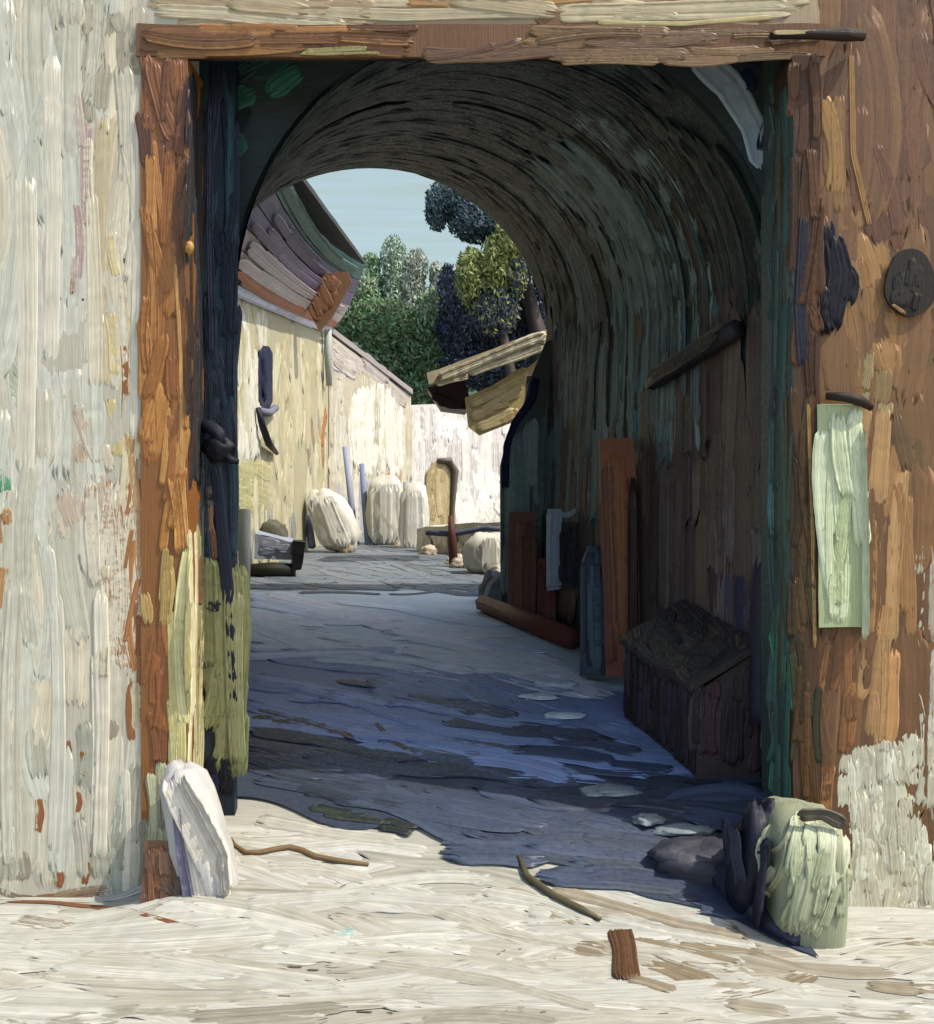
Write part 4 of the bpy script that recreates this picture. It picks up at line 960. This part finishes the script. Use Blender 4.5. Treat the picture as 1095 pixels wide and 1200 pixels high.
b = B(); b.tube([onb(512, 540, .05), onb(524, 540, .08), onb(531, 552, .08), onb(528, 600, .06), onb(528, 655, .06)], [.05, .08, .08, .05, .05], cFar(96, 84, 66)); b.build('frame', M_OCHRE, door)

# sacks / limewashed boulders along the houses
def sack(px, ptop, pbot, Y, wpx, label, lean=0.0):
    w = wpx / F * Y / 2; h = (pbot - ptop) / F * Y / 2; c = P(px, (ptop + pbot) / 2, Y)
    b = B(); b.lump(c, (w, w * .8, h), cFar(236, 228, 208), amp=.16, lean=(lean, 0), sq=.75, col2=cFar(208, 198, 176))
    for i in range(5):
        x = px + random.uniform(-.32, .32) * wpx; dx = -lean * (pbot - ptop) * .25
        k = 1 - abs(x - px) / wpx
        q = [c + np.array(((x - px + lean * (.5 - u) * (pbot - ptop) * .9) / F * Y, -w * .82 * k, (.5 - u) * 2 * h * .8)) for u in np.linspace(0, 1, 8)]
        b.stroke(q, [np.array((0, -1, .1))] * 8, w * .75, cFar(242, 236, 218), h=.02, col2=cFar(214, 204, 184), var=.05)
    b.lump(c + np.array((w * .6, -w * .4, -h * .85)), (w * .35, w * .3, h * .25), cFar(150, 110, 78), amp=.3, col2=cFar(210, 196, 166))
    return tag(b.build('sack', M_STONE, loc=(c[0], c[1], c[2] - h)), label, 'sack', 'white sacks along the lane')
sack(391, 574, 648, 18.6, 50, 'leftmost white sack tilting beside the blue grey poles', lean=-.35)
sack(452, 558, 646, 20.4, 46, 'tall white sack between the blue grey poles and the narrow sack')
sack(485, 566, 652, 19.6, 36, 'narrow white sack standing left of the tan door')
sack(572, 624, 676, 14.7, 56, 'widest low white sack below the fence rail')
gq = lambda x, y: gl.map(x, y)[0]
b = B()
for i in range(22):
    u_ = random.random(); p = gq(492 + 104 * u_, 648 + 32 * u_ + random.uniform(-5, 3)); r_ = random.uniform(.05, .11)
    b.lump(p + np.array((0, 0, r_ * .4)), (r_ * 1.3, r_, r_), cFar(222, 214, 192), amp=.4, col2=cFar(176, 148, 114))
tag(b.build('rubble', M_STONE, loc=gq(545, 665)), 'heap of pale rubble strewn along the lane edge below the rail', 'rubble', kind='stuff')
b = B(); w0, w1 = gq(488, 646), gq(640, 660)
dw = w1 - w0; dw[2] = 0; dw /= np.linalg.norm(dw); nw = np.array((dw[1], -dw[0], 0)); bkw = -nw * .35
b.hexa([w0 - (0, 0, .2), w1 - (0, 0, .2), w0 + bkw - (0, 0, .2), w1 + bkw - (0, 0, .2), w0 + (0, 0, .36), w1 + (0, 0, .62), w0 + bkw + (0, 0, .38), w1 + bkw + (0, 0, .64)], cFar(216, 206, 186), res=.12, amp=.03)
lw = KS(Plane3(w0 + nw * .03, nw), 1.3)
b.fill(lw, [(490, 624), (606, 610), (610, 662), (490, 648)], 85, 26, 9, [cFar(226, 218, 198), cFar(208, 198, 178), cFar(236, 228, 208)], cover=2.4, h=.03)
tag(b.build('low_wall', M_FAR, loc=w0), 'low whitewashed wall behind the fence rail', 'wall')
for (x0, y0_, x1, y1_, Y, r, lab) in ((404, 524, 418, 640, 20.3, .05, 'slender blue grey pole added as shadow nearest the leftmost sack'), (424, 544, 432, 645, 20.2, .055, 'middle blue grey pole added as shadow, with the darkest shaft'), (476, 566, 474, 640, 20.6, .06, 'short blue grey pole added as shadow between the two upright sacks'),
                                      (358, 588, 366, 641, 18.6, .06, 'short tilted blue grey stake added as shadow left of the leftmost sack')):
    b = B(); p0, p1 = P(x0, y0_, Y + .5), P(x1, y1_, Y)  # bluish poles added in place of shadows on the white walls
    b.tube([p0, (p0 + p1) / 2, p1], [r * .8, r, r], cFar(150, 156, 176) if x0 != 424 else cFar(128, 136, 160))
    tag(b.build('pole', M_FAR, loc=p1), lab, 'pole', 'blue grey poles added as shadows by the white house')
fy = gq(532, 664)[1]
t = thing('fence', 'low fence of one dark rail and a maroon post', 'fence', P(530, 664, fy))
b = B(); b.tube([P(499, 624, fy), P(530, 626, fy), P(570, 619, fy - .1), P(606, 622, fy - .2)], [.035, .04, .04, .035], cFar(84, 88, 104)); b.build('rail', M_DARK, t)
b = B(); b.tube([P(528, 604, fy - .06), P(530, 630, fy - .06), P(532, 666, fy - .06)], [.03, .055, .06], cFar(90, 52, 42)); b.build('post', M_DARK, t)
# bench by the left house
t = thing('bench', 'small bench with blue grey seat and dark end by cream house', 'bench', P(322, 676, 14.4))
b = B(); b.hexa([P(298, 655, 14.2), P(346, 656, 14.2), P(300, 646, 14.7), P(348, 648, 14.7), P(300, 626, 14.2), P(346, 636, 14.2), P(304, 622, 14.7), P(348, 632, 14.7)], cFar(158, 162, 174), res=.08, amp=.02)
b.fill(front(14.19), [(300, 630), (344, 638), (344, 654), (300, 654)], 5, 40, 12, [cFar(160, 164, 178), cFar(144, 150, 164)], cover=2, h=.01); b.build('seat', M_FAR, t)
b = B(); b.hexa([P(342, 668, 14.1), P(353, 668, 14.1), P(342, 664, 14.5), P(353, 664, 14.5), P(342, 634, 14.1), P(357, 636, 14.1), P(343, 632, 14.5), P(357, 634, 14.5)], cFar(30, 30, 32), res=.06, amp=.02); b.build('leg', M_DARK, t)
b = B(); b.tube([P(292, 668, 14.2), P(318, 668, 14.2), P(346, 668, 14.2)], [.07, .1, .08], cFar(48, 46, 36)); b.build('shade_bar', M_DARK, t)  # dark bar stands in for the shade under the seat
b = B(); b.lump(P(320, 626, 14.7), (.17, .06, .17), cFar(110, 106, 88), amp=.3); b.build('backrest', M_FAR, t)
b = B(); q = [P(287, 598, 13.2), P(286, 640, 13.1), P(288, 690, 13.0)]
b.tube(q, [.07, .07, .05], cFar(226, 220, 196)); tag(b.build('post', M_FAR, loc=q[2]), 'pale cream post just behind the dark gate leaf', 'post')

# right house with the bright roof
rh = thing('shed', 'small shed right of the lane with a bright tilted roof', 'shed', P(640, 690, 16.5))
b = B(); p0 = P(612, 680, 16.4)
b.box(1.25, 5, 16.4, 17.0, .8, 3.2, cFar(196, 186, 160), res=.3)
b.fill(front(16.39), [(656, 480), (690, 440), (690, 690), (656, 690)], 90, 80, 9, [cFar(206, 198, 172), cFar(190, 180, 152)], cover=2, h=.014)
b.build('wall', M_FAR, rh)
b = B()
e0, e1 = P(503, 452, 16.0), P(655, 396, 16.0)
u = e1 - e0
c8 = [e0, e1, e0 + (.1, 1.0, .10), e1 + (0, 1.0, .10)]
b.hexa(c8 + [c + np.array((-.02, 0, .17)) for c in c8], cFar(196, 178, 140), res=.15, amp=.02)
sr = front(15.975)
for pl, w in (([(512, 445), (560, 425), (600, 408), (642, 392)], 12), ([(545, 438), (590, 422), (640, 404)], 12), ([(510, 450), (550, 440)], 7), ([(600, 410), (630, 396), (648, 400)], 16)):
    b.line(sr, pl, w, cFar(226, 212, 174), h=.05, col2=cFar(176, 146, 110))
b.build('roof', M_FAR, rh)
b = B()
b.prism([P(x, y, 16.15) for x, y in ((545, 466), (612, 436), (642, 412), (642, 436), (618, 440), (612, 490), (562, 510), (549, 500))], .1, cFar(200, 174, 112))
b.fill(front(16.14), [(547, 468), (612, 438), (640, 416), (640, 432), (616, 438), (610, 488), (562, 508), (551, 498)], -28, 60, 10, [cFar(206, 180, 118), cFar(192, 162, 98), cFar(216, 194, 140)], cover=2.4, h=.02, jit=4)
b.build('gable', M_OCHRE, rh)
b = B()
b.prism([P(x, y, 16.3) for x, y in ((500, 454), (545, 446), (552, 470), (545, 480), (515, 476))], .9, cFar(64, 44, 46))
b.line(front(16.28), [(506, 462), (528, 474), (546, 474)], 10, cFar(56, 34, 38), h=.03)
b.build('soffit', M_DARK, rh)

# ================================================================== TREES, TOWER
def tree(name, label, cat, base, trunk_top, clumps, group=None, tr=.25, size=.3):
    t = thing(name, label, cat, base, group)
    b = B(); base = np.array(base); tt = np.array(trunk_top)
    mid = (base + tt) / 2 + (.2, 0, 0)
    b.tube([base - (0, 0, .3), mid, tt], [tr, tr * .7, tr * .3], (.03, .022, .016))
    for (c, *_r) in clumps[::2]:
        b.tube([mid * .5 + tt * .5, (np.array(c) + tt) / 2 - (0, 0, .2), np.array(c)], [tr * .35, tr * .2, tr * .08], (.03, .022, .016), n=6)
    b.build('trunk', M_LEAF, t)
    b = B()
    for (c, sp, d, cols, n) in clumps: b.dabs(c, n * 4, sp, size * .5, d, cols, jit=.7)
    b.build('crown', M_LEAF, t)
    return t
DB = [cLeaf(50, 70, 70), cLeaf(42, 58, 62), cLeaf(58, 80, 74), cLeaf(54, 62, 76)]
DN = [cLeaf(36, 40, 52), cLeaf(44, 50, 66), cLeaf(34, 44, 44)]
OL = [cLeaf(94, 100, 56), cLeaf(82, 92, 50), cLeaf(104, 110, 62)]
GN = [cLeaf(78, 104, 68), cLeaf(68, 92, 60), cLeaf(88, 114, 76), cLeaf(92, 96, 64)]
MV = [cLeaf(124, 136, 116), cLeaf(132, 130, 120), cLeaf(104, 122, 98)]
def pc(px, py, Y, w, hgt, d, cols, n, dep=1.0):
    return (P(px, py, Y), (w / F * Y / 2, dep, hgt / F * Y / 2), d, cols, n)
Y = 31
tree('dark_tree', 'tall dark blue green tree leaning out over the shed roof', 'tree', (2.3, Y, zf(2.3, Y)), P(600, 270, Y),
     [pc(530, 235, Y, 64, 50, (.8, 0, -.6), DB, 700), pc(560, 262, Y, 70, 44, (.8, 0, -.6), DB, 700), pc(512, 248, Y, 28, 44, (.5, 0, -.8), DB, 260), pc(590, 250, Y, 70, 60, (.8, 0, -.6), DB, 500), pc(640, 300, Y, 60, 90, (.4, 0, -.9), DB, 700),
      pc(545, 222, Y, 50, 24, (1, 0, -.3), DB, 250)], tr=.35, size=.26)
Y = 30
tree('olive_tree', 'olive green tree below the dark overhanging crown', 'tree', (1.2, Y, zf(1.2, Y)), P(578, 330, Y),
     [pc(553, 325, Y, 40, 70, (.4, 0, -.9), OL, 500, .6), pc(580, 315, Y, 40, 80, (.2, 0, -1), OL, 500, .6), pc(597, 285, Y, 40, 60, (.4, 0, -.9), OL, 400, .6), pc(606, 325, Y, 26, 50, (.2, 0, -1), OL + DN, 250, .6), pc(580, 365, Y, 60, 60, (.2, 0, -1), DN + OL[:1], 420, .8)], tr=.2, size=.3)
Y = 32
tree('dark_bush', 'dark slate blue bush above the shed roof', 'bush', (1.0, Y, zf(1.0, Y)), P(570, 380, Y),
     [pc(545, 385, Y, 70, 80, (.3, 0, -1), DN, 900), pc(590, 385, Y, 70, 90, (.2, 0, -1), DN, 900), pc(628, 375, Y, 50, 90, (.2, 0, -1), DN, 700), pc(525, 340, Y, 24, 60, (.2, 0, -1), DN + [cLeaf(110, 116, 120)], 260), pc(560, 430, Y, 90, 60, (1, 0, -.2), DN, 600), pc(620, 430, Y, 90, 70, (1, 0, -.2), DN, 600)], size=.3)
Y = 33
tree('green_bush', 'mid green bush rising over the white house', 'bush', (-2.4, Y, zf(-2.4, Y)), P(450, 400, Y),
     [pc(415, 370, Y, 60, 60, (.7, 0, -.6), GN, 600), pc(455, 385, Y, 80, 70, (.7, 0, -.7), GN, 800), pc(495, 410, Y, 60, 80, (.4, 0, -.9), GN, 700), pc(440, 430, Y, 90, 50, (.8, 0, -.5), GN, 600), pc(505, 370, Y, 40, 70, (.2, 0, -1), GN + MV[:1], 350), pc(425, 335, Y, 36, 40, (0, 0, -1), GN + MV, 200), pc(500, 455, Y, 90, 50, (.6, 0, -.6), GN, 500)], size=.32)
Y = 44
for i, (x, top, bot, w, cols, lab) in enumerate(((438, 296, 380, 22, MV[2:] + GN[:1], 'greenish poplar farthest left of the pale poplars'), (462, 280, 390, 24, MV[:1] + MV[2:], 'tall grey green poplar in the middle of the row'), (487, 290, 400, 22, MV[:2], 'mauve grey poplar right of the middle poplar'), (512, 305, 390, 18, MV[1:], 'short pale poplar beside the dark tree'))):
    base = P(x, bot + 20, Y)
    tree('poplar', lab, 'tree', (base[0], Y, zf(base[0], Y)), P(x, top + 15, Y), [pc(x + random.uniform(-3, 3), top + (bot - top) * k, Y, w * random.uniform(1.0, 1.6) * (1 - abs(k - .6) * .4), (bot - top) * random.uniform(.3, .5), (.05, 0, -1), cols, 240, .6) for k in (.2, .42, .62, .85)], 'pale poplars on the hill', tr=.12, size=.34)
# ================================================================== LIGHT, SKY, CAMERA
EL = math.radians(56); H = Vector((.93, -.367, 0)).normalized()
to_sun = Vector((H.x * math.cos(EL), H.y * math.cos(EL), math.sin(EL)))
sd = bpy.data.lights.new('sun', 'SUN'); sd.energy = 2.85; sd.angle = math.radians(.5); sd.color = (1, .94, .84)
so = bpy.data.objects.new('sun', sd); COL.objects.link(so); so.rotation_euler = to_sun.to_track_quat('Z', 'Y').to_euler(); so.location = (6, -4, 12)

w = bpy.data.worlds.new('World'); scene.world = w; w.use_nodes = True
nt = w.node_tree; nt.nodes.clear(); N = nt.nodes; L = nt.links
out = N.new('ShaderNodeOutputWorld'); bg = N.new('ShaderNodeBackground'); sky = N.new('ShaderNodeTexSky')
sky.sky_type = 'NISHITA'; sky.sun_disc = False; sky.sun_elevation = EL; sky.sun_rotation = math.atan2(H.x, H.y)
sky.air_density = 1.0; sky.dust_density = 2.0; sky.ozone_density = 1.0
tc = N.new('ShaderNodeTexCoord'); mp = N.new('ShaderNodeMapping'); mp.inputs['Scale'].default_value = (3, 3, 60)
mp.inputs['Rotation'].default_value = (0, math.radians(6), 0)
L.new(tc.outputs['Generated'], mp.inputs[0])
nz = N.new('ShaderNodeTexNoise'); nz.inputs['Scale'].default_value = 3; nz.inputs['Detail'].default_value = 6; L.new(mp.outputs[0], nz.inputs['Vector'])
mr = N.new('ShaderNodeMapRange'); mr.inputs['From Min'].default_value = .35; mr.inputs['From Max'].default_value = .7; mr.inputs['To Min'].default_value = .8; mr.inputs['To Max'].default_value = .95; L.new(nz.outputs['Fac'], mr.inputs['Value'])
mx = N.new('ShaderNodeMix'); mx.data_type = 'RGBA'; sx = N.new('ShaderNodeVectorMath'); sx.operation = 'DOT_PRODUCT'; sx.inputs[1].default_value = (-.06, .96, .26); L.new(tc.outputs['Generated'], sx.inputs[0])
bank = N.new('ShaderNodeMapRange'); bank.interpolation_type = 'SMOOTHSTEP'; bank.inputs['From Min'].default_value = .82; bank.inputs['From Max'].default_value = .95; L.new(sx.outputs['Value'], bank.inputs['Value'])
bm = N.new('ShaderNodeMath'); bm.operation = 'MULTIPLY'; L.new(mr.outputs[0], bm.inputs[0]); L.new(bank.outputs[0], bm.inputs[1])
L.new(bm.outputs[0], mx.inputs['Factor']); L.new(sky.outputs[0], mx.inputs[6]); mx.inputs[7].default_value = (1.42, 1.82, 1.77, 1)
L.new(mx.outputs[2], bg.inputs['Color']); bg.inputs['Strength'].default_value = .15; L.new(bg.outputs[0], out.inputs[0])

cd = bpy.data.cameras.new('camera'); cd.sensor_fit = 'HORIZONTAL'; cd.sensor_width = 36; cd.lens = 36 * F / 1095; cd.clip_end = 2000; cd.clip_start = .05
co = bpy.data.objects.new('camera', cd); COL.objects.link(co); co.location = (0, 0, EYE); co.rotation_euler = (math.pi / 2, 0, 0); scene.camera = co

scene.view_settings.view_transform = 'Standard'; scene.view_settings.look = 'None'; scene.view_settings.gamma = 1
scene.view_settings.exposure = 1.1
for o in scene.objects:
    if '_loc' in o: del o['_loc']
